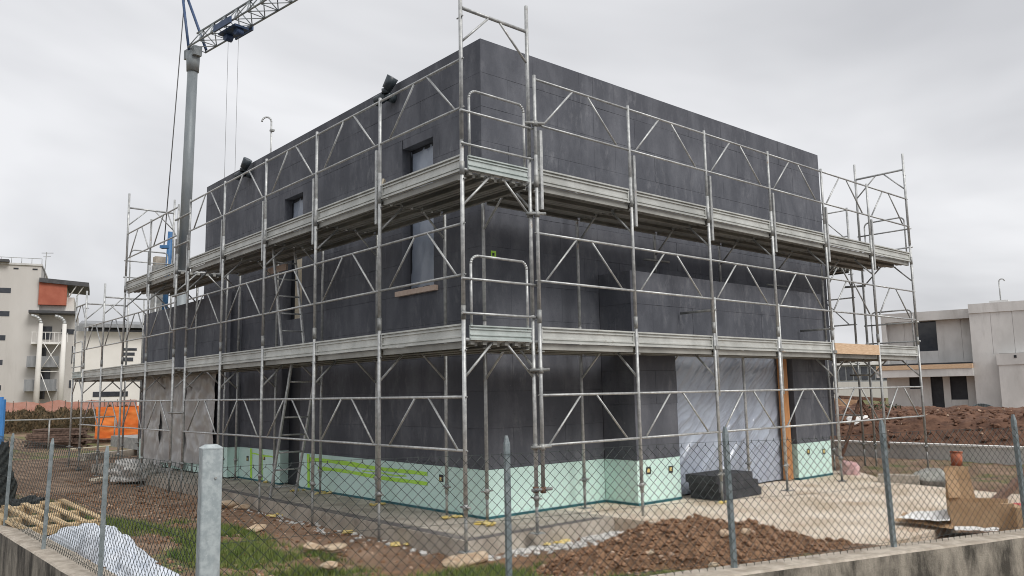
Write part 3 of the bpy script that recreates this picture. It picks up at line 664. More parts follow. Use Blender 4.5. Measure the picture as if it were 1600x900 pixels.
def chainlink(par, a, b_, h, skip=.0):
    a = Vector(a); b_ = Vector(b_); d = (b_-a); ln = d.length; d.normalize(); nn = Vector((-d.y, d.x)); hw = .039; m = MB(); rows = int(h/hw); r = .0021
    rr = random.Random(5); cols = int(ln/hw)
    lat = {}
    def node(i, j):
        if (i, j) not in lat:
            s_ = i*hw; sag = .006*math.sin(s_*3.1)*(j/rows)
            lat[(i, j)] = (a.x+d.x*(s_+rr.uniform(-.0015, .0015)), a.y+d.y*s_, ZW+.02+j*hw+sag+rr.uniform(-.0012, .0012))
        return lat[(i, j)]
    for i in range(cols):
        for j in range(rows):
            p, q = (node(i, j), node(i+1, j+1)) if (i+j) % 2 == 0 else (node(i+1, j), node(i, j+1))
            off = .0015 if (i+j) % 2 == 0 else -.0015
            m.tube((p[0]+nn.x*off, p[1]+nn.y*off, p[2]), (q[0]+nn.x*off, q[1]+nn.y*off, q[2]), r, 3, caps=False)
        # barbs of twisted ends along top and bottom
        if i % 2 == rows % 2: p = node(i, rows); m.tube((p[0], p[1], p[2]-.008), (p[0]+.004, p[1], p[2]+.016), .0026, 3)
        if i % 2 == 0: p = node(i, 0); m.tube((p[0], p[1], p[2]+.008), (p[0]+.004, p[1], p[2]-.014), .0026, 3)
    m.build('chain_link_mesh', 'wire', par)
    for z in (.03, .52*h, h-.015):
        w_ = MB(); prev = None
        for i in range(41):
            t = i/40*ln; q = (a.x+d.x*t+nn.x*.006, a.y+d.y*t+nn.y*.006, ZW+.02+z+.008*math.sin(t*2.3))
            if prev: w_.tube(prev, q, .0018, 4, caps=False)
            prev = q
        w_.build('tension_wire', 'wire', par)
fr = thing('chain_link_fence', 'chain link fence with pointed steel posts across the right foreground', 'fence')
chainlink(fr, C2+FD*.06+FN*.0, C2+FD*12.5, 1.0)
for s_, ln in ((2.01, (0, 0)), (4.0, (-.035, 0)), (5.78, (-.045, .01)), (7.59, (-.03, .02)), (9.4, (0, 0)), (11.2, (0, 0))):
    p = C2+FD*s_+FN*.012; angle_post(fr, p.x, p.y, 1.13, ln, (FD.x, FD.y))
fl = thing('chain_link_fence', 'chain link fence receding on the left, past the white fabric', 'fence')
chainlink(fl, (C2.x-.02, C2.y+.07), (-5.03, 10.5), 1.0)
for y, ln in ((-1.36, (.01, 0)), (.68, (.03, .0)), (2.75, (.03, 0)), (4.8, (0, 0)), (6.9, (0, 0)), (8.9, (0, 0))): angle_post(fl, -5.025, y, 1.07, ln, (0, 1))
gp_ = thing('gate_post', 'thick square galvanised post at the fence corner', 'post', (C2.x, C2.y, ZW), math.atan2(FD.y, FD.x)+.12)
w = .062
b_ = MB(); prof = []
for cx_, cy_, a0 in ((w-.012, w-.012, 0), (-w+.012, w-.012, 90), (-w+.012, -w+.012, 180), (w-.012, -w+.012, 270)):
    for i in range(4): a = R_(a0+30*i); prof.append((cx_+.012*math.cos(a), cy_+.012*math.sin(a)))
b_.prism(prof, -.3, 1.125); b_.build('shaft', 'gpost', gp_)
b_ = MB(); b_.prism([(x*1.03, y*1.03) for x, y in prof], 1.125, 1.133); n_ = len(prof); o = len(b_.v)
b_.v += [(x*.55, y*.55, 1.152) for x, y in prof]
for i in range(n_): j = (i+1) % n_; b_.face([n_+i, n_+j, o+j, o+i])
b_.face([o+i for i in range(n_)]); b_.build('cap', 'gpost', gp_)
for z in (.35, .95): MB().tube((.02, -w-.008, z), (.02, -w+.01, z), .008, 6).build('bolt', 'steel_d', gp_)
# road outside the wall (camera side)
tag(MB().prism([(-60, -60), (60, -60), (60, -24), (20, -11.6), (-5.3, -3.75), (-5.3, 40), (-60, 40)], -.9, -.36).build('road', mat('asphalt', (.045, .045, .047), (.07, .07, .07), 6, .9, bump=.3, bscale=80)), kind='structure')

# ================================================================== SITE OBJECTS
def blob_sheet(name, label, cat, m, c, size, seed, nu=40, nv=40, rz=0, lump=.25):
    "crumpled closed lump resting on the ground"
    b_ = MB(); sx, sy, sz = size; ca, sa = math.cos(rz), math.sin(rz)
    def f(u, v):
        th = u*2*math.pi; ph = v*math.pi/2*1.02; r = 1+lump*fbm(math.cos(th)*1.3*math.cos(ph)+seed, math.sin(th)*1.3*math.cos(ph), math.sin(ph)*1.5, 4)+.10*abs(fbm(math.cos(th)*5*math.cos(ph)+seed, math.sin(th)*5, math.sin(ph)*5, 3))
        cp = max(0, math.cos(ph))**.55; x, y, z = sx*r*cp*math.cos(th), sy*r*cp*math.sin(th), sz*r*math.sin(ph)**.8 if ph > 0 else 0
        return c[0]+x*ca-y*sa, c[1]+x*sa+y*ca, c[2]+z
    b_.grid(nu, nv, f); return tag(b_.build(name, m), label, cat)
def on(px, py, z): # point of height z under an image place (for things resting on known heights)
    d = FW+RT*((px-800)/FPX)+UP*((450-py)/FPX); t = (z-CAM.z)/d.z; return CAM+d*t
# insulation boards stacked by the pier
for i, (x0, x1, y0, y1, z) in enumerate(((3.50, 4.56, -1.24, -.68, 0), (3.47, 4.52, -1.215, -.67, .122), (3.42, 4.40, -1.20, -.65, .244))):
    tag(MB().box((x0, y0, z), (x1, y1, z+.12)).build('insulation_board', 'stackeps'), ('bottom', 'middle', 'top')[i]+' black insulation board of the stack by the mint pier', 'board', 'stacked insulation boards')
# pallet behind the left fence
pl = thing('pallet', 'pale wooden pallet lying behind the left fence', 'pallet', (-4.60, 3.0, .16), R_(100))
for i in range(5): MB().box((-.62, -.48+i*.22, .115), (.62, -.40+i*.22, .14)).build('top_slat', 'pallet', pl)
for i in range(3): MB().box((-.60+i*.55, -.48, .022), (-.50+i*.55, .48, .113)).build('stringer', 'pallet', pl)
for i in range(3): MB().box((-.62, -.48+i*.43, 0), (.62, -.38+i*.43, .02)).build('bottom_slat', 'pallet', pl)
pl.rotation_euler.y = R_(-7)
# white fabric draped on the ground
def fab(u, v):
    # long crumpled strip along the fence, humped in the middle
    y = 1.75-u*3.1; x = -4.86+v*.55+.16*math.sin(u*5)+.25*u*u+.04*fbm(u*6, v*3, 1)
    hump = .22*math.exp(-((u-.28)/.20)**2)+.07*math.exp(-((u-.85)/.16)**2)+.10*math.exp(-((u-.05)/.1)**2)
    prof = math.sin(math.pi*min(1, max(0, v)))**.6
    z = site_h(x, y)-.02+prof*(hump+.06)+.035*fbm(u*9, v*5, 4)*prof+.02*math.sin(v*22+u*9)*prof
    return x, y, z
tag(MB().grid(150, 44, fab).build('fabric_sheet', 'fabric'), 'crumpled white fabric sheet on the grass behind the left fence', 'fabric')
blob_sheet('plastic_bag', 'tall black plastic wrapped pile at the left edge', 'bag', 'black', (-4.74, 6.35, -.05), (.36, .44, 1.12), 2, lump=.25)
blob_sheet('plastic_bag', 'low black plastic bag at the foot of the wrapped pile', 'bag', 'black', (-4.42, 5.45, -.05), (.34, .34, .28), 5, lump=.3)
tk = thing('water_tank', 'blue plastic tank behind the black bags at the left edge', 'tank', (-4.93, 7.5, .0), 0)
b_ = MB(); prof = []
for cx_, cy_, a0 in ((.43, .43, 0), (-.43, .43, 90), (-.43, -.43, 180), (.43, -.43, 270)):
    for i in range(4): a = R_(a0+30*i); prof.append((cx_+.08*math.cos(a), cy_+.08*math.sin(a)))
b_.prism(prof, 0, 1.70); b_.build('body', 'blue', tk); MB().prism([(x*.94, y*.94) for x, y in prof], 1.701, 1.74).build('lid', 'blue', tk)
# pile of old planks, far left
pp = on(80, 701, -.12)
for i in range(4):
    for j in range(9):
        ln = rp.uniform(1.5, 2.1); a = rp.uniform(-.12, .12)+.0
        b0 = Vector((pp.x-.85+rp.uniform(-.15, .2), pp.y, 0)); ux = Vector((RT.x, RT.y, 0)).normalized(); vx = Vector((-ux.y, ux.x, 0))
        q = pp+ux*(-ln/2+rp.uniform(-.15, .15))+vx*(i*.28)+Vector((0, 0, .02+j*.083)); e = q+(ux*math.cos(a)+vx*math.sin(a))*ln+Vector((0, 0, rp.uniform(-.01, .01)))
        tag(MB().bar(q, e, .2, .07).build('plank', 'oldwood'), ('front', 'second', 'third', 'back')[i]+' row plank, '+('lowest', 'second up', 'third up', 'fourth up', 'middle', 'sixth up', 'seventh up', 'second from top', 'topmost')[j]+', in the brown timber pile at far left', 'plank', 'planks in the far left timber pile')
# orange tarp over stacked material
ot = on(183, 691, -.12); ux = Vector((RT.x, RT.y, 0)).normalized(); vx = Vector((-ux.y, ux.x, 0))
def otf(u, v):
    s_ = (u-.5)*2; prof = [(-.95, -.0), (-.93, .1), (-.85, 1.45), (.85, 1.5), (.93, .1), (.95, 0)]
    # arch section across ux, extruded along vx
    k = u*5; i = min(4, int(k)); f = k-i; a_, b2 = prof[i], prof[i+1]; x = a_[0]+(b2[0]-a_[0])*f; z = a_[1]+(b2[1]-a_[1])*f
    p = ot+ux*(x+.04*fbm(u*4, v*4, 2))+vx*(v*1.6)+Vector((0, 0, z+.05*fbm(u*5, v*5, 7))); return p
od = thing('covered_stack', 'orange tarp covered stack beyond the low wing', 'tarp', (0, 0, 0))
MB().grid(40, 14, otf).build('top_cover', 'orange', od)
def ofr(u, v): p = ot+ux*((u-.5)*1.88+.02*fbm(u*5, v*4, 5))+vx*(-.03-.05*fbm(u*3, v*5, 3))+Vector((0, 0, .06+v*1.42)); return p
MB().grid(30, 26, ofr).build('front_flap', 'orange', od)
for i in range(3): MB().bar(ot+ux*(-1.6+.2*i)+vx*(-.5)+Vector((0, 0, .03+.06*i)), ot+ux*(1.3)+vx*(-.4-.1*i)+Vector((0, 0, .05+.07*i)), .18, .05).build('base_timber', 'oldwood', od)
# temporary pipe railing
rl = thing('site_railing', 'thin grey pipe railing in front of the far timber pile', 'railing', (0, 0, 0))
ra, rb, rc = on(75, 703, -.12), on(178, 693, -.12), on(-40, 707, -.12); hz = Vector((0, 0, 1.1))
MB().path([rc+hz, ra+hz, rb+hz], .03, 8).build('top_rail', 'steel_d', rl)
for q in (ra, rb, rc): MB().tube(q, q+hz, .028, 8).build('post', 'steel_d', rl)
# concrete kerb strip at far left and loose boards
ka, kb = on(128, 714, 0), on(216, 706, 0); tag(MB().bar(ka-Vector((0, 0, .05)), kb-Vector((0, 0, .05)), .3, .28).build('kerb', 'conc'), 'pale concrete kerb leading to the orange covered stack', 'kerb')
for i, (a, c, lb) in enumerate((((110, 702), (210, 694), 'long pale board lying beyond the kerb at far left'), ((128, 720), (150, 717), 'short board on the bare ground left of the kerb'), ((145, 750), (190, 742), 'thin board on the mud before the far left scaffold'))):
    tag(MB().bar(on(*a, -.1), on(*c, -.1), .18, .05).build('loose_board', 'ply'), lb, 'board')
# rubble blocks at the foot of the grey tarps
for i in range(9):
    q = on(205+i*15+rp.uniform(-5, 5), 742+rp.uniform(-8, 8)+i*1.2, -.12); s_ = rp.uniform(.14, .3) if i < 3 else rp.uniform(.09, .2)
    tag(MB().ico((q.x, q.y, q.z+s_*.35), s_, (1, 1, .8), .3, rp).build('rubble_block', 'rubble'), ('leftmost', 'second', 'third', 'fourth', 'fifth', 'sixth', 'seventh', 'eighth', 'rightmost')[i]+' pale rubble block along the foot of the grey tarps', 'rubble', 'rubble blocks under the tarps')
cwp = on(218, 748, -.1); blob_sheet('plastic_heap', 'crumpled pale plastic at the foot of the tarps by the mint end', 'plastic', 'rubble', (cwp.x, cwp.y, -.12), (.55, .4, .36), 21, 46, 30, lump=.45)
# scattered bits of timber and rubbish on the mud
db = MB()
for i in range(90):
    q = on(rp.uniform(90, 330), rp.uniform(712, 800), -.12)
    if q.x > -1.3: continue
    a = rp.random()*6.28; ln = rp.uniform(.05, .35); db.bar((q.x, q.y, site_h(q.x, q.y)+.01), (q.x+math.cos(a)*ln, q.y+math.sin(a)*ln, site_h(q.x, q.y)+.02), rp.uniform(.02, .06), .02)
tag(db.build('timber_scraps', 'clod'), 'small timber scraps strewn over the mud before the far left scaffold', 'scraps', kind='stuff')
# larger stones, each its own thing
def rock(label, px, py, z, r, sq=(1, 1, .6), m='rock'):
    q = on(px, py, z); rk = random.Random(px*31+py); bm = bmesh.new()
    for i in range(26):
        d = Vector((rk.gauss(0, 1), rk.gauss(0, 1), rk.gauss(0, 1))).normalized()*rk.uniform(.82, 1.05)
        bm.verts.new((q.x+r*sq[0]*d.x, q.y+r*sq[1]*d.y, q.z+r*sq[2]*(d.z*.85+.35)))
    bmesh.ops.convex_hull(bm, input=bm.verts); bmesh.ops.delete(bm, geom=[v_ for v_ in bm.verts if not v_.link_faces], context='VERTS')
    bmesh.ops.bevel(bm, geom=list(bm.edges), offset=r*.05, segments=1, affect='EDGES')
    me = bpy.data.meshes.new('rock'); bm.to_mesh(me); bm.free(); me.materials.append(M[m]); return tag(put('rock', me), label, 'rock')
rock('flat cream stone slab lying before the slab corner', 731, 880, -.17, .33, (1.1, .75, .33))
rock('small white stone in front of the cream stone slab', 717, 885, -.16, .10, (1, .8, .7))
rock('tan stone on the grass left of the bare red soil', 487, 858, -.12, .13)
rock('longish tan stone beside the bare red soil', 522, 858, -.12, .15, (1.3, .7, .4))
rock('rounded stone in the grass below the pair of tan stones', 515, 887, -.05, .10)
rock('stone in the grass just right of the square post', 358, 866, -.08, .085)
rock('pale flat stone by the slab edge behind the square post', 355, 793, -.2, .24, (1.2, .8, .45))
rock('orange flat stone by the slab edge right of the pale one', 381, 795, -.2, .18, (1.2, .8, .45))
rock('tan stone on bare earth before the ladder', 400, 828, -.16, .15, (1.2, .9, .5))
rock('big grey boulder behind the forecourt near the red pot', 1460, 757, -.06, .36, (1.15, 1, .8), 'grey_rock')
rock('pale stone on the soil heap crown right of the post', 1166, 834, .25, .06, (1, 1, .85))
rock('whitish stone low on the soil heap', 1116, 886, .14, .055, (1, 1, .85))
rock('tan stone cluster lump on the near slope of the soil heap', 1022, 872, .12, .13, (1.2, 1, .6))
rock('rounded brown stone in the soil heap left of the post', 1133, 837, .26, .07, (1, 1, .8))
# yellow rubble along the slab and under base plates
def yb(px, py, z, n_, label, spread=.12):
    b_ = MB(); q = on(px, py, z)
    for i in range(n_): b_.ico((q.x+rp.uniform(-spread, spread), q.y+rp.uniform(-spread, spread), q.z+.02), rp.uniform(.02, .055), (1.3, 1, .5), .3, rp)
    tag(b_.build('yellow_chips', 'yellow'), label, 'rubble', kind='stuff')
for px, py, z, n_, lb in ((763, 820, 0, 10, 'under the corner standard'), (705, 810, 0, 9, 'at the plinth left of the corner'), (848, 853, -.2, 5, 'below the slab right of the corner'), (875, 848, -.2, 9, 'below the slab edge right of the corner'), (625, 852, -.2, 8, 'below the slab left of the corner'), (545, 833, -.2, 6, 'below the slab at mid left'), (430, 807, -.2, 6, 'below the slab by the ladder'), (505, 772, 0, 10, 'on the slab by the door'), (465, 768, 0, 7, 'at the ladder foot'), (415, 755, 0, 6, 'on the slab left of the ladder'), (590, 790, 0, 6, 'on the slab under the second standard'), (1135, 787, 0, 4, 'under the standard by the board stack')): yb(px, py, z, n_, 'yellow rubble chips '+lb)
# right side objects
pk = on(1330, 741, 0); blob_sheet('sack', 'pink plastic sack at the corner of the mint pier', 'sack', 'pink', (pk.x, pk.y, -.02), (.16, .16, .26), 9, 24, 20, lump=.3)
bk = on(1495, 728, -.05); po = thing('clay_pot', 'terracotta coloured pipe stub standing before the low wall', 'pot', bk)
MB().tube((0, 0, 0), (.03, 0, .27), .105, 16, .115).build('body', 'brick', po); MB().tube((.03, 0, .271), (.033, 0, .30), .125, 16).build('rim', 'brick', po)
kq = on(1402, 753, 0); tag(MB().bar(kq+Vector((-.15, .25, .05)), kq+Vector((.05, -.35, .05)), .22, .16).build('kerb_block', 'conc'), 'short concrete kerb block at the back of the forecourt', 'block')
# cardboard box with open flap
bo = on(1490, 827, .02); ang = -1.13
cbx = thing('cardboard_box', 'open cardboard box with a raised flap by the right fence', 'box', (bo.x+.02, bo.y+.03, bo.z), ang)
t_ = .006
MB().box((0, 0, 0), (.64, t_, .30)).build('front_panel', 'card', cbx); MB().box((0, .45, 0), (.64, .45+t_, .30)).build('back_panel', 'card', cbx)
MB().box((0, t_+.0005, .001), (t_, .449, .299)).build('side_panel', 'card', cbx); MB().box((.64-t_, t_+.0005, .001), (.64, .449, .299)).build('side_panel', 'card', cbx); MB().box((t_+.001, t_+.001, .001), (.633, .449, .008)).build('bottom_panel', 'card', cbx)
MB().bar((.155, .453, .30), (.13, .50, .64), .29, t_, math.pi/2*0).build('flap', 'card', cbx)
f = cbx.children[-1]; f.data.clear_geometry()
fm = MB(); fm.v = [(.0, .456, .30), (.31, .456, .30), (.26, .50, .66), (.02, .50, .66), (.0, .462, .30), (.31, .462, .30), (.26, .506, .66), (.02, .506, .66)]
for q in ((0, 1, 2, 3), (7, 6, 5, 4), (0, 4, 5, 1), (1, 5, 6, 2), (2, 6, 7, 3), (3, 7, 4, 0)): fm.face(list(q))
f.data.from_pydata(fm.v, [], fm.f); f.data.materials.clear(); f.data.materials.append(M['card'])
b2 = thing('cardboard_box', 'cardboard box with red tape at the right edge of the photo', 'box', (bo.x-.08+.66*math.cos(ang), bo.y+.66*math.sin(ang), bo.z-.03), ang+.25)
MB().box((0, 0, 0), (.6, .4, .30)).build('body', 'card', b2); MB().box((.125, -.004, 0), (.195, .404, .303)).build('red_tape', 'red', b2); MB().box((.13, -.0055, .16), (.19, -.0045, .27)).build('white_print', 'cardw', b2)
# cardboard and white sheets in front of the box
def sh(pts, nu, nv, amp, sd_):
    a, b3, c, d = [Vector(p) for p in pts]
    return lambda u, v: (a.lerp(b3, u)).lerp(d.lerp(c, u), v)+Vector((0, 0, amp*fbm(u*2.2+sd_, v*2.2, 1)))
s0, s1, s2, s3 = on(1393, 812, .05), on(1488, 826, .04), on(1497, 800, .14), on(1420, 800, .10)
tag(MB().grid(16, 10, sh((s0, s1, s2, s3), 16, 10, .03, 1)).build('packing_sheet', 'card'), 'torn cardboard sheet lying left of the open box', 'cardboard')
s0, s1, s2, s3 = on(1402, 809, .09), on(1484, 815, .11), on(1490, 795, .17), on(1432, 799, .14)
tag(MB().grid(16, 10, sh((s0, s1, s2, s3), 16, 10, .03, 2)).build('packing_sheet', 'cardw'), 'white sheet on top of the torn cardboard', 'sheet')
s0, s1, s2, s3 = on(1492, 828, .03), on(1560, 830, .03), on(1562, 824, .06), on(1490, 822, .06)
tag(MB().grid(16, 6, sh((s0, s1, s2, s3), 16, 6, .02, 3)).build('packing_strip', 'cardw'), 'white plastic strip under the open cardboard box', 'plastic')
q0, q1 = on(1552, 793, 0), on(1612, 757, .1); tag(MB().bar(q0+Vector((0, 0, .05)), q1+Vector((0, 0, .22)), .08, .10).build('steel_beam', 'rust'), 'dark steel beam lying behind the cardboard boxes', 'beam')
# low white topped wall at the back
lw = thing('retaining_wall', 'long low concrete wall with white coping behind the forecourt', 'wall', (0, 0, 0))
a, c = Vector((13.1, 9, 0)), Vector((12.9, -9, 0)); dd = (c-a).normalized()
MB().bar(a+Vector((0, 0, -.05)), c+Vector((0, 0, -.05)), .22, .62).build('wall_body', 'bconc', lw); MB().bar(a+Vector((0, 0, .28)), c+Vector((0, 0, .28)), .26, .04).build('coping', 'white', lw)
# rusty trestle behind the scaffold
tq = at(1337, 668, 19.5); tr = thing('trestle', 'rusty steel trestle behind the right end scaffold', 'trestle', (tq.x, tq.y, -.1))
MB().bar((-.25, .3, .0), (.12, -.1, 1.45), .07, .07).build('strut', 'rust', tr); MB().bar((.75, -.6, .0), (.15, -.1, 1.40), .07, .07).build('strut', 'rust', tr); MB().bar((-.3, .2, 1.50), (.55, -.5, 1.42), .10, .08).build('top_beam', 'rust', tr)
# rocks and white bag on the far slope
wb = at(1343, 655, 23); blob_sheet('sack', 'white sack on the earth slope behind the trestle', 'sack', 'white', (wb.x, wb.y, wb.z-.18), (.5, .4, .28), 14, 24, 20)
# orange-brown excavated bank behind right scaffold
def bank(u, v):
    p = at(1292, 640, 30); ux2 = Vector((RT.x, RT.y, 0)).normalized(); w2 = Vector((-ux2.y, ux2.x, 0)); e = math.sin(math.pi*u)**.5*math.sin(math.pi*v)**.6
    q = p+ux2*(-3+u*7.5)+w2*(v*5); return q.x, q.y, -.2+e*(1.15+.5*fbm(u*4, v*4, 1)+.25*fbm(u*13, v*13, 5))
tag(MB().grid(90, 60, bank).build('excavated_bank', mat('ochre_bank', (.16, .085, .045), (.36, .23, .14), 2.2, .95, bump=.6, bscale=8, lo=.35, hi=.65)), 'ochre excavated bank behind the right end of the house', 'earth', kind='stuff')
sb = at(1377, 640, 27); 
def leafy(name, label, c, r, n_, m, trunk=True, cat='bush'):
    t = thing(name, label, cat, c); rr = random.Random(int(c.x*10)); b_ = MB()
    for i in range(n_):
        d = Vector((rr.gauss(0, 1), rr.gauss(0, 1), rr.gauss(0, 1))).normalized()*r*rr.random()**.4; d.z = abs(d.z)*1.0+.05
        s_ = r*rr.uniform(.05, .12); a = Vector((rr.uniform(-1, 1), rr.uniform(-1, 1), rr.uniform(-1, 1)))*s_; b3 = Vector((rr.uniform(-1, 1), rr.uniform(-1, 1), rr.uniform(-1, 1)))*s_; o = len(b_.v)
        b_.v += [tuple(d), tuple(d+a), tuple(d+b3)]; b_.face([o, o+1, o+2])
    b_.build('foliage', m, t); MB().tube((0, 0, -.3), (0, 0, r*.5), r*.06, 6).build('stem', 'oldwood', t); return t
leafy('bush', 'dark green bush left of the concrete house', Vector((sb.x, sb.y, .2)), .9, 900, mat('bush_leaves', (.02, .04, .018), (.05, .085, .03), 5, .8))

# ================================================================== CRANE
mb = at(283, 420, 28); base = Vector((mb.x, mb.y, 0)); lean = RT*.17
topz = 14.0; mt = Vector((mb.x, mb.y, topz))+Vector((lean.x, lean.y, 0))
cr_ = thing('tower_crane', 'tower crane with round grey mast and blue jib trolley', 'crane', (0, 0, 0))
MB().tube(base+Vector((0, 0, .4)), base.lerp(mt, .42), .225, 20, .215).build('lower_mast', 'mast', cr_); MB().tube(base.lerp(mt, .42), mt-Vector((0, 0, .35)), .19, 20, .175).build('upper_mast', 'mast', cr_)
for f_ in (.42, .30): q = base.lerp(mt, f_); MB().tube(q-Vector((0, 0, .1)), q+Vector((0, 0, .12)), .25, 20).build('collar', 'steel_d', cr_)
MB().tube(mt-Vector((0, 0, .75)), mt-Vector((0, 0, .05)), .21, 16, .24).build('mast_head', 'mast', cr_)
jd = Vector((.134, -.991, 0)); jr = Vector((jd.y*-1, jd.x, 0)).normalized(); upz = Vector((0, 0, 1))
MB().bar(mt+Vector((0, 0, -.05))-jd*.4, mt+Vector((0, 0, -.05))+jd*.35, .30, .34).build('slewing_bracket', 'mast', cr_)
j0 = mt+jd*.25; hw_, hh = .33, .62; nbay = 20; bl_ = .78; jb = MB()
P = lambda i, a, z: j0+jd*(i*bl_)+jr*a+upz*z
for a, z, r in ((-hw_, 0, .035), (hw_, 0, .035), (0, hh, .04)): jb.tube(P(0, a, z), P(nbay, a, z), r, 6)
jb.build('jib_chords', 'mast', cr_)
for i in range(nbay):
    lat = MB()
    for sgn in (-1, 1): lat.tube(P(i, sgn*hw_, 0), P(i+.5, 0, hh), .02, 5).tube(P(i+.5, 0, hh), P(i+1, sgn*hw_, 0), .02, 5)
    lat.tube(P(i, -hw_, 0), P(i, hw_, 0), .018, 5).tube(P(i, -hw_, 0), P(i+1, hw_, 0), .016, 5); lat.build('jib_lattice', 'mast', cr_)
tr_ = MB().bar(P(2.5, 0, -.12), P(3.9, 0, -.12), .5, .07); tr_.bar(P(2.5, -.4, .0), P(3.9, -.4, .0), .06, .22).bar(P(2.5, .4, .0), P(3.9, .4, .0), .06, .22).tube(P(2.8, -.12, -.24), P(2.8, .12, -.24), .13, 12).tube(P(3.65, -.12, -.24), P(3.65, .12, -.24), .13, 12); tr_.build('trolley', 'cblue', cr_)
apex = mt-jd*.8+Vector((0, 0, 2.4))
for sgn in (-.22, .22): MB().tube(mt+jr*sgn+jd*(.1 if sgn < 0 else .5), apex+jr*sgn*.4, .05, 8).build('stay_strut', 'cblue', cr_)
MB().tube(apex, apex+jd*13+Vector((0, 0, 1.0)), .02, 6).build('pendant', 'cable', cr_)
cq = at(256, 386, 27.5); MB().tube(apex, cq, .018, 6).build('stay_cable', 'cable', cr_)
for f_ in (2.8, 3.65): q = P(f_, 0, -.3); MB().tube(q, Vector((q.x, q.y, 3.0)), .006, 5).build('hoist_rope', 'cable', cr_)
MB().tube(at(267, 362, 27.5), at(256, 500, 27.5), .09, 10).build('ram', 'cblue2', cr_); MB().bar(cq-ux*.10, cq+ux*.22, .2, .10).build('stay_bracket', 'cblue2', cr_)
bq = at(250, 415, 28.5); MB().box((bq.x-.22, bq.y-.2, 0), (bq.x+.25, bq.y+.2, bq.z)).build('ballast', 'steel_d', cr_); MB().box((bq.x-.2, bq.y-.15, bq.z+.001), (bq.x+.2, bq.y+.15, bq.z+.3)).build('winch_cover', 'conc', cr_)
MB().box((base.x-1.6, base.y-1.6, .1), (base.x+1.6, base.y+1.6, .45)).build('chassis', 'steel_d', cr_)

# ================================================================== BACKGROUND BUILDINGS
FH = Vector((FW.x, FW.y, 0)).normalized(); RH = Vector((FH.y, -FH.x, 0))
def local(px, py, depth, zero_z=None):
    q = at(px, py, depth); return q
class Fac:
    "facade frame: p(px, py, d) gives local metres; u along facade, w away from the viewer"
    def __init__(s, par, org, ux): s.par = par; s.o = org; s.u = ux.normalized(); s.w = Vector((-s.u.y, s.u.x, 0))
    def box(s, name, m, u0, u1, w0, w1, z0, z1, par=None):
        mt_ = Matrix(((s.u.x, s.w.x, 0, s.o.x), (s.u.y, s.w.y, 0, s.o.y), (0, 0, 1, 0), (0, 0, 0, 1)))
        return MB().box((u0, w0, z0), (u1, w1, z1), mt_).build(name, m, par or s.par)
    def P(s, u, w, z): return s.o+s.u*u+s.w*w+Vector((0, 0, z))
# ---- apartment block, far left: 100 m away, 12.6 px per metre
ap = thing('apartment_block', 'pale apartment block with terracotta panel and curved white columns', 'building')
A0 = at(0, 632, 100); A0.z = 0; sc_ = 12.62
AU = RH*math.cos(R_(27))+FH*math.sin(R_(27)); A0 = at(60, 632, 100); A0.z = 0; A = Fac(ap, A0, AU)
def X(px, w=0, F_=None):
    f_ = F_ or A; d = FH+RH*((px-800)/FPX)*1.008; n_ = f_.w; o_ = f_.o+f_.w*w; t = (o_-CAM).dot(n_)/d.dot(n_); q = CAM+d*t-f_.o; return q.dot(f_.u)
Zp = lambda py, px=60: 1.66+((628.5-.0185*px)-py)/sc_
A.box('wall', 'bgrey', X(-120), X(62), 0, 12, -1, Zp(414)); A.box('parapet', 'bconc', X(-120), X(62)+.1, -.15, 12, Zp(414), Zp(411))
A.box('wall', 'bgrey', X(62)+.001, X(121), 1.2, 12, -1, Zp(485)); A.box('wall', 'bwhite', X(59), X(116), .6, 9, Zp(487)+.001, Zp(462))
A.box('wall', 'bwhite', X(60), X(103), .61, 9, Zp(462)+.001, Zp(438)); A.box('terracotta_panel', 'terra', X(60), X(104), -.3, .59, Zp(476), Zp(440))
rf = MB(); q = [A.P(X(60), -.6, Zp(433.5)), A.P(X(138), -.6, Zp(438.5)), A.P(X(138), 9, Zp(438.5)), A.P(X(60), 9, Zp(433.5))]; rf.v = [tuple(p) for p in q]+[tuple(p-Vector((0, 0, .55))) for p in q]
for f_ in ((0, 1, 2, 3), (7, 6, 5, 4), (0, 4, 5, 1), (1, 5, 6, 2), (2, 6, 7, 3), (3, 7, 4, 0)): rf.face(list(f_))
rf.build('roof', 'roofd', ap)
A.box('canopy', 'roofd', X(47), X(121), -1.6, 1.19, Zp(490.5), Zp(486.5)); A.box('roof_eave', 'roofd', X(-120), X(11), -.8, .5, Zp(411), Zp(407))
for px in (116.5, 128): MB().tube(A.P(X(px-9), 0, Zp(462)), A.P(X(px+4), -.3, Zp(441)), .07, 5).build('roof_strut', 'white', ap)
for py in (455, 491.5, 529, 567, 606): A.box('window', 'glass', X(-60), X(16 if py < 500 else 12 if py < 540 else 10), -.03, .2, Zp(py+4), Zp(py-4))
for px in (22, 52): A.box('vent', 'dark', X(px-4), X(px+4), -.03, .1, Zp(421), Zp(418.5))
for px in (65, 102):
    pts = [A.P(X(px, -2.2), -2.2, -1), A.P(X(px+1, -2.2), -2.2, Zp(508)), ]
    MB().tube(pts[0], pts[1], .38, 10, .24).build('column', 'bwhite', ap)
    c_ = [A.P(X(px+1, -2.2), -2.2, Zp(508))]
    for i in range(1, 6): a = R_(18*i); c_.append(A.P(X(px+1, -2.2)-1.1*(1-math.cos(a)), -2.2, Zp(508)+.95*math.sin(a)))
    MB().path(c_, .2, 8).build('column_arm', 'steel', ap)
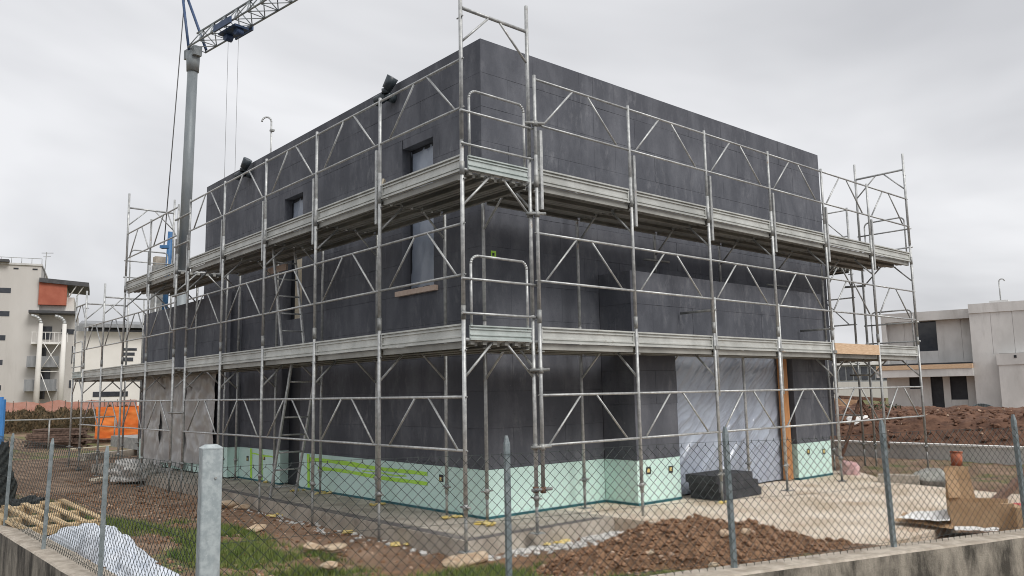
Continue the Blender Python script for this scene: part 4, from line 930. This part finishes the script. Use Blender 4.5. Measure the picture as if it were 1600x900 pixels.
for y0, y1, xa, xb, m_ in ((530, 539, 52, 103, 'white'), (558, 575, 47, 97, 'bconc'), (594, 612, 45, 95, 'bconc')):
    sl_ = A.box('balcony', m_ if m_ == 'white' else 'roofg', X(xa, -1.3), X(xb, -1.3), -1.3, 1.19, Zp(y1), Zp(y1-3.2))
    if m_ == 'white':
        for i in range(9): A.box('baluster', 'white', X(xa, -1.3)+.05+i*.48, X(xa, -1.3)+.11+i*.48, -1.3, -1.24, Zp(y1-3.2)+.001, Zp(521), sl_)
        A.box('handrail', 'white', X(xa, -1.3), X(xb, -1.3), -1.31, -1.23, Zp(521)+.001, Zp(520), sl_)
    else: A.box('balcony_front', 'roofg', X(xa, -1.3), X(xb, -1.3), -1.38, -1.301, Zp(y1), Zp(y0), sl_)
for xa, xb, ya, yb_ in ((62, 83, 509, 530), (98, 119, 513, 521), (60, 76, 543, 558), (60, 77, 612, 624), (70, 84, 578, 594), (121.5, 135, 518, 533), (116, 128, 540, 568), (114, 132, 595, 607), (122, 127, 620, 630)): A.box('window', 'glass', X(xa), min(X(xb), X(120.5)), 1.13, 1.25, Zp(yb_), Zp(ya)) if xa < 120 else None
for (a, c) in (((70, 535), (98, 578)), ((98, 535), (70, 578)), ((70, 585), (90, 632)), ((98, 582), (70, 582))): MB().tube(A.P(X(a[0], -1.9), -1.9, Zp(a[1])), A.P(X(c[0], -1.9), -1.9, Zp(c[1])), .05, 5).build('tie_rod', 'white', ap)
A.box('wall', 'roofg', X(121)+.001, X(137), 3, 12, -1, Zp(505))
for xa, xb, ya, yb_ in ((122, 135, 516, 534), (122, 133, 594, 608), (123, 127, 620, 631)): A.box('window', 'glass', X(xa), X(xb), 2.93, 3.1, Zp(yb_), Zp(ya))
rr_ = MB()
for i in range(7): rr_.tube(A.P(X(62)-i*1.1, .2, Zp(411)), A.P(X(62)-i*1.1, .2, Zp(402)), .035, 5)
rr_.tube(A.P(X(-60), .2, Zp(402)), A.P(X(62), .2, Zp(402)), .035, 5).build('roof_railing', 'steel_d', ap)
an = MB().tube(A.P(X(65), 2, Zp(436)), A.P(X(67), 2, Zp(387)), .05, 5).tube(A.P(X(59), 2, Zp(389)), A.P(X(78), 2, Zp(388)), .04, 5).tube(A.P(X(62), 2, Zp(395)), A.P(X(74), 2, Zp(394)), .03, 5); an.build('antenna', 'steel_d', ap)
# ---- white building right of it
wbld = thing('white_hall', 'long white building with grey roof behind the far left scaffold', 'building')
B0 = at(130, 632, 78); B0.z = 0; s2_ = FPX/78; B = Fac(wbld, B0, AU); X2 = lambda px: X(px, 0, B); Z2_ = lambda py: 1.66+(625-py)/s2_
B.box('wall', 'bwhite', X2(118), X2(250), 0, 14, -1, Z2_(517)); B.box('clerestory', 'glass', X2(140), X2(250), .3, 13, Z2_(517)+.001, Z2_(506))
rf = MB(); q = [B.P(X2(126), -1.1, Z2_(506)), B.P(X2(255), -1.1, Z2_(506)), B.P(X2(255), 10, Z2_(486)), B.P(X2(126), 10, Z2_(486))]; rf.v = [tuple(p) for p in q]+[tuple(p-Vector((0, 0, .35))) for p in q]
for f_ in ((0, 1, 2, 3), (7, 6, 5, 4), (0, 4, 5, 1), (1, 5, 6, 2), (2, 6, 7, 3), (3, 7, 4, 0)): rf.face(list(f_))
rf.build('roof', 'roofg', wbld)
for xa, xb, ya, yb_ in ((195, 217, 543, 547), (195, 214, 550, 555), (195, 212, 558, 564), (152, 206, 612, 620)): B.box('window', 'glass', X2(xa), X2(xb), -.04, .1, Z2_(yb_), Z2_(ya))
# red safety mesh and scrub in the field
rq0, rq1 = at(-30, 634, 60), at(214, 634, 60)
sm = thing('safety_mesh', 'red plastic safety mesh along the far field edge', 'fence'); n_ = 12
def rfn(u, v): p = rq0.lerp(rq1, u); return p.x, p.y, .25+v*1.35+.12*fbm(u*9, v, 2)
MB().grid(60, 3, rfn).build('mesh', 'redmesh', sm)
for i in range(n_): p = rq0.lerp(rq1, (i+.5)/n_); MB().tube((p.x, p.y, -.2), (p.x, p.y, 1.7), .03, 5).build('stake', 'oldwood', sm)
hb = MB(); rh = random.Random(4)
for i in range(9000):
    f_ = rh.random(); p = at(-40+f_*260, 640, rh.uniform(44, 56)); z = rh.random()**1.5*(1.0+.35*fbm(f_*14, 0, 1)); s_ = .14; o = len(hb.v)
    hb.v += [(p.x, p.y, z-.1), (p.x+rh.uniform(-s_, s_), p.y+rh.uniform(-s_, s_), z+rh.uniform(0, .25)), (p.x+rh.uniform(-s_, s_), p.y+rh.uniform(-s_, s_), z+rh.uniform(-.1, .2))]; hb.face([o, o+1, o+2])
tag(hb.build('scrub', 'hedge'), 'brown dry scrub across the field before the apartment block', 'scrub', kind='stuff')
# ---- concrete house under construction at right
ch = thing('concrete_house', 'unfinished concrete house with flat roofs beyond the earth mound', 'building')
pl_, pr_ = at(1384, 600, 48.8), at(1525, 600, 46.0); ud = Vector((pr_.x-pl_.x, pr_.y-pl_.y, 0)); LL = ud.length; pr_.z = 0
C = Fac(ch, pr_, ud); k46 = FPX/46
def U(px):  # metres along the facade for an image column
    d = FW+RT*((px-800)/FPX); o_ = CAM; n_ = C.w; t = (C.o-o_).dot(n_)/d.dot(n_); return (o_+d*t-C.o).dot(C.u)
ZC = lambda py, f_=1.0: 1.66+(600.5-py)/k46*f_
C.box('roof_slab', 'bconc', -LL, -.001, -.05, 9, ZC(497), ZC(482.5))
# upper wall: precast panels either side of the opening
def panels(u0, u1, w0, z0, z1, pw):
    u = u0
    while u < u1-.05: e = min(u1, u+pw); C.box('wall_panel', 'bconc', u+.006, e-.006, w0, w0+.25, z0, z1); u += pw
C.box('core', 'core', -LL+.1, 8.9, .95, 8.9, -.5, ZC(499))
wl, wr = U(1421), U(1455); zb_, zt_ = ZC(572)+.0, ZC(497)-.001
panels(-LL, wl, .55, zb_, zt_, 1.15); panels(wr, -.001, .55, zb_, zt_, 1.3); C.box('wall_panel', 'bconc', wl, wr, .55, .8, zb_, ZC(546)); C.box('window', 'glass', wl, wr, .82, .9, ZC(546), zt_)
C.box('side_wall', 'bconc', -LL-.001, -LL+.25, -.04, .549, zb_, zt_)
C.box('terrace_slab', 'bconc', -LL-.3, -.002, -.9, .549, ZC(588), ZC(576)); C.box('formwork_board', 'wood', -LL-.28, -.003, -.95, -.2, ZC(576)+.002, ZC(569)); C.box('membrane', 'dark', -LL-.1, -.003, -.8, .3, ZC(569)+.002, ZC(566.5))
for (a, c, ya, yb_) in ((1407, 1424, 587, 607), (1440, 1459, 587, 642), (1470, 1496, 586, 625)):
    C.box('window' if ya != 587 or yb_ < 620 else 'doorway', 'dark', U(a), U(c), .52, .6, ZC(yb_), ZC(ya))
us = [-LL, U(1407), U(1424), U(1440), U(1459), U(1470), U(1496)]
zg_, zc_ = -.5, ZC(588)-.001
for a, c, z0, z1 in ((us[0], us[1], zg_, zc_), (us[1], us[2], zg_, ZC(607)), (us[2], us[3], zg_, zc_), (us[4], us[5], zg_, zc_), (us[5], us[6], zg_, ZC(625))): C.box('wall_panel', 'bconc', a+.005, c-.005, .35, .6 if c-a > 1 else .5, z0, z1)
panels(us[6], -.001, .35, zg_, zc_, 1.2)
# right wing
panels(.001, 8.5, -.4, ZC(555), ZC(491), 1.05); C.box('roof_slab', 'bconc', 0, 8.6, -.47, 8.8, ZC(491)+.001, ZC(476.5)); C.box('ledge', 'bconc', U(1550), 8.6, -1.25, -.401, ZC(573), ZC(556)); panels(U(1552), 8.4, -1.2, -.5, ZC(573)-.001, 1.2)
C.box('wall_panel', 'bconc', .001, U(1552), -.399, -.15, -.5, ZC(555)-.002); C.box('outlet', 'dark', U(1577), U(1581), -1.27, -1.2, ZC(563), ZC(559)); C.box('roof_curb', 'bconc', U(1543), U(1573), .2, 1.0, ZC(476.5)+.001, ZC(472))
gq = C.P(U(1560), .6, ZC(473)); pts = [gq, gq+Vector((0, 0, 1.15))]
for i in range(1, 6): a = math.pi*i/5; pts.append(gq+Vector((0, 0, 1.15+.14*math.sin(a)))+C.u*(.14-.14*math.cos(a)))
MB().path(pts, .035, 6).build('roof_pipe', 'steel', ch)
hs = thing('hose_coil', 'grey coiled hose on the mound before the concrete house', 'hose', Vector((at(1538, 636, 38).x, at(1538, 636, 38).y, .22)))
for i in range(3):
    r_ = .42+.04*i; MB().path([(RH.x*r_*math.cos(a)+FH.x*.3*math.sin(a), RH.y*r_*math.cos(a)+FH.y*.3*math.sin(a), -.05+.05*i+.27*(1+math.sin(a))*.8) for a in [R_(15*k_) for k_ in range(25)]], .035, 6).build('coil', 'hose', hs)
# ---- long grey shed behind
shd = thing('long_shed', 'low grey industrial shed far behind the right scaffold', 'building'); D0 = at(1300, 600, 95); D0.z = 0; s3_ = FPX/95; D = Fac(shd, D0, RH); X3 = lambda px: (px-1300)/s3_; Z3_ = lambda py: 1.66+(603.5-py)/s3_
D.box('wall', 'bgrey', X3(1285), X3(1420), 0, 20, -1, Z3_(597)); D.box('wall', 'roofg', X3(1285), X3(1420), .05, 19, Z3_(597)+.001, Z3_(571)); D.box('roof', 'bconc', X3(1283), X3(1422), -.3, 20.2, Z3_(571)+.001, Z3_(566))
for i in range(11): D.box('window', 'glass', X3(1290+i*11.5), X3(1299+i*11.5), -.02, .12, Z3_(594), Z3_(574))
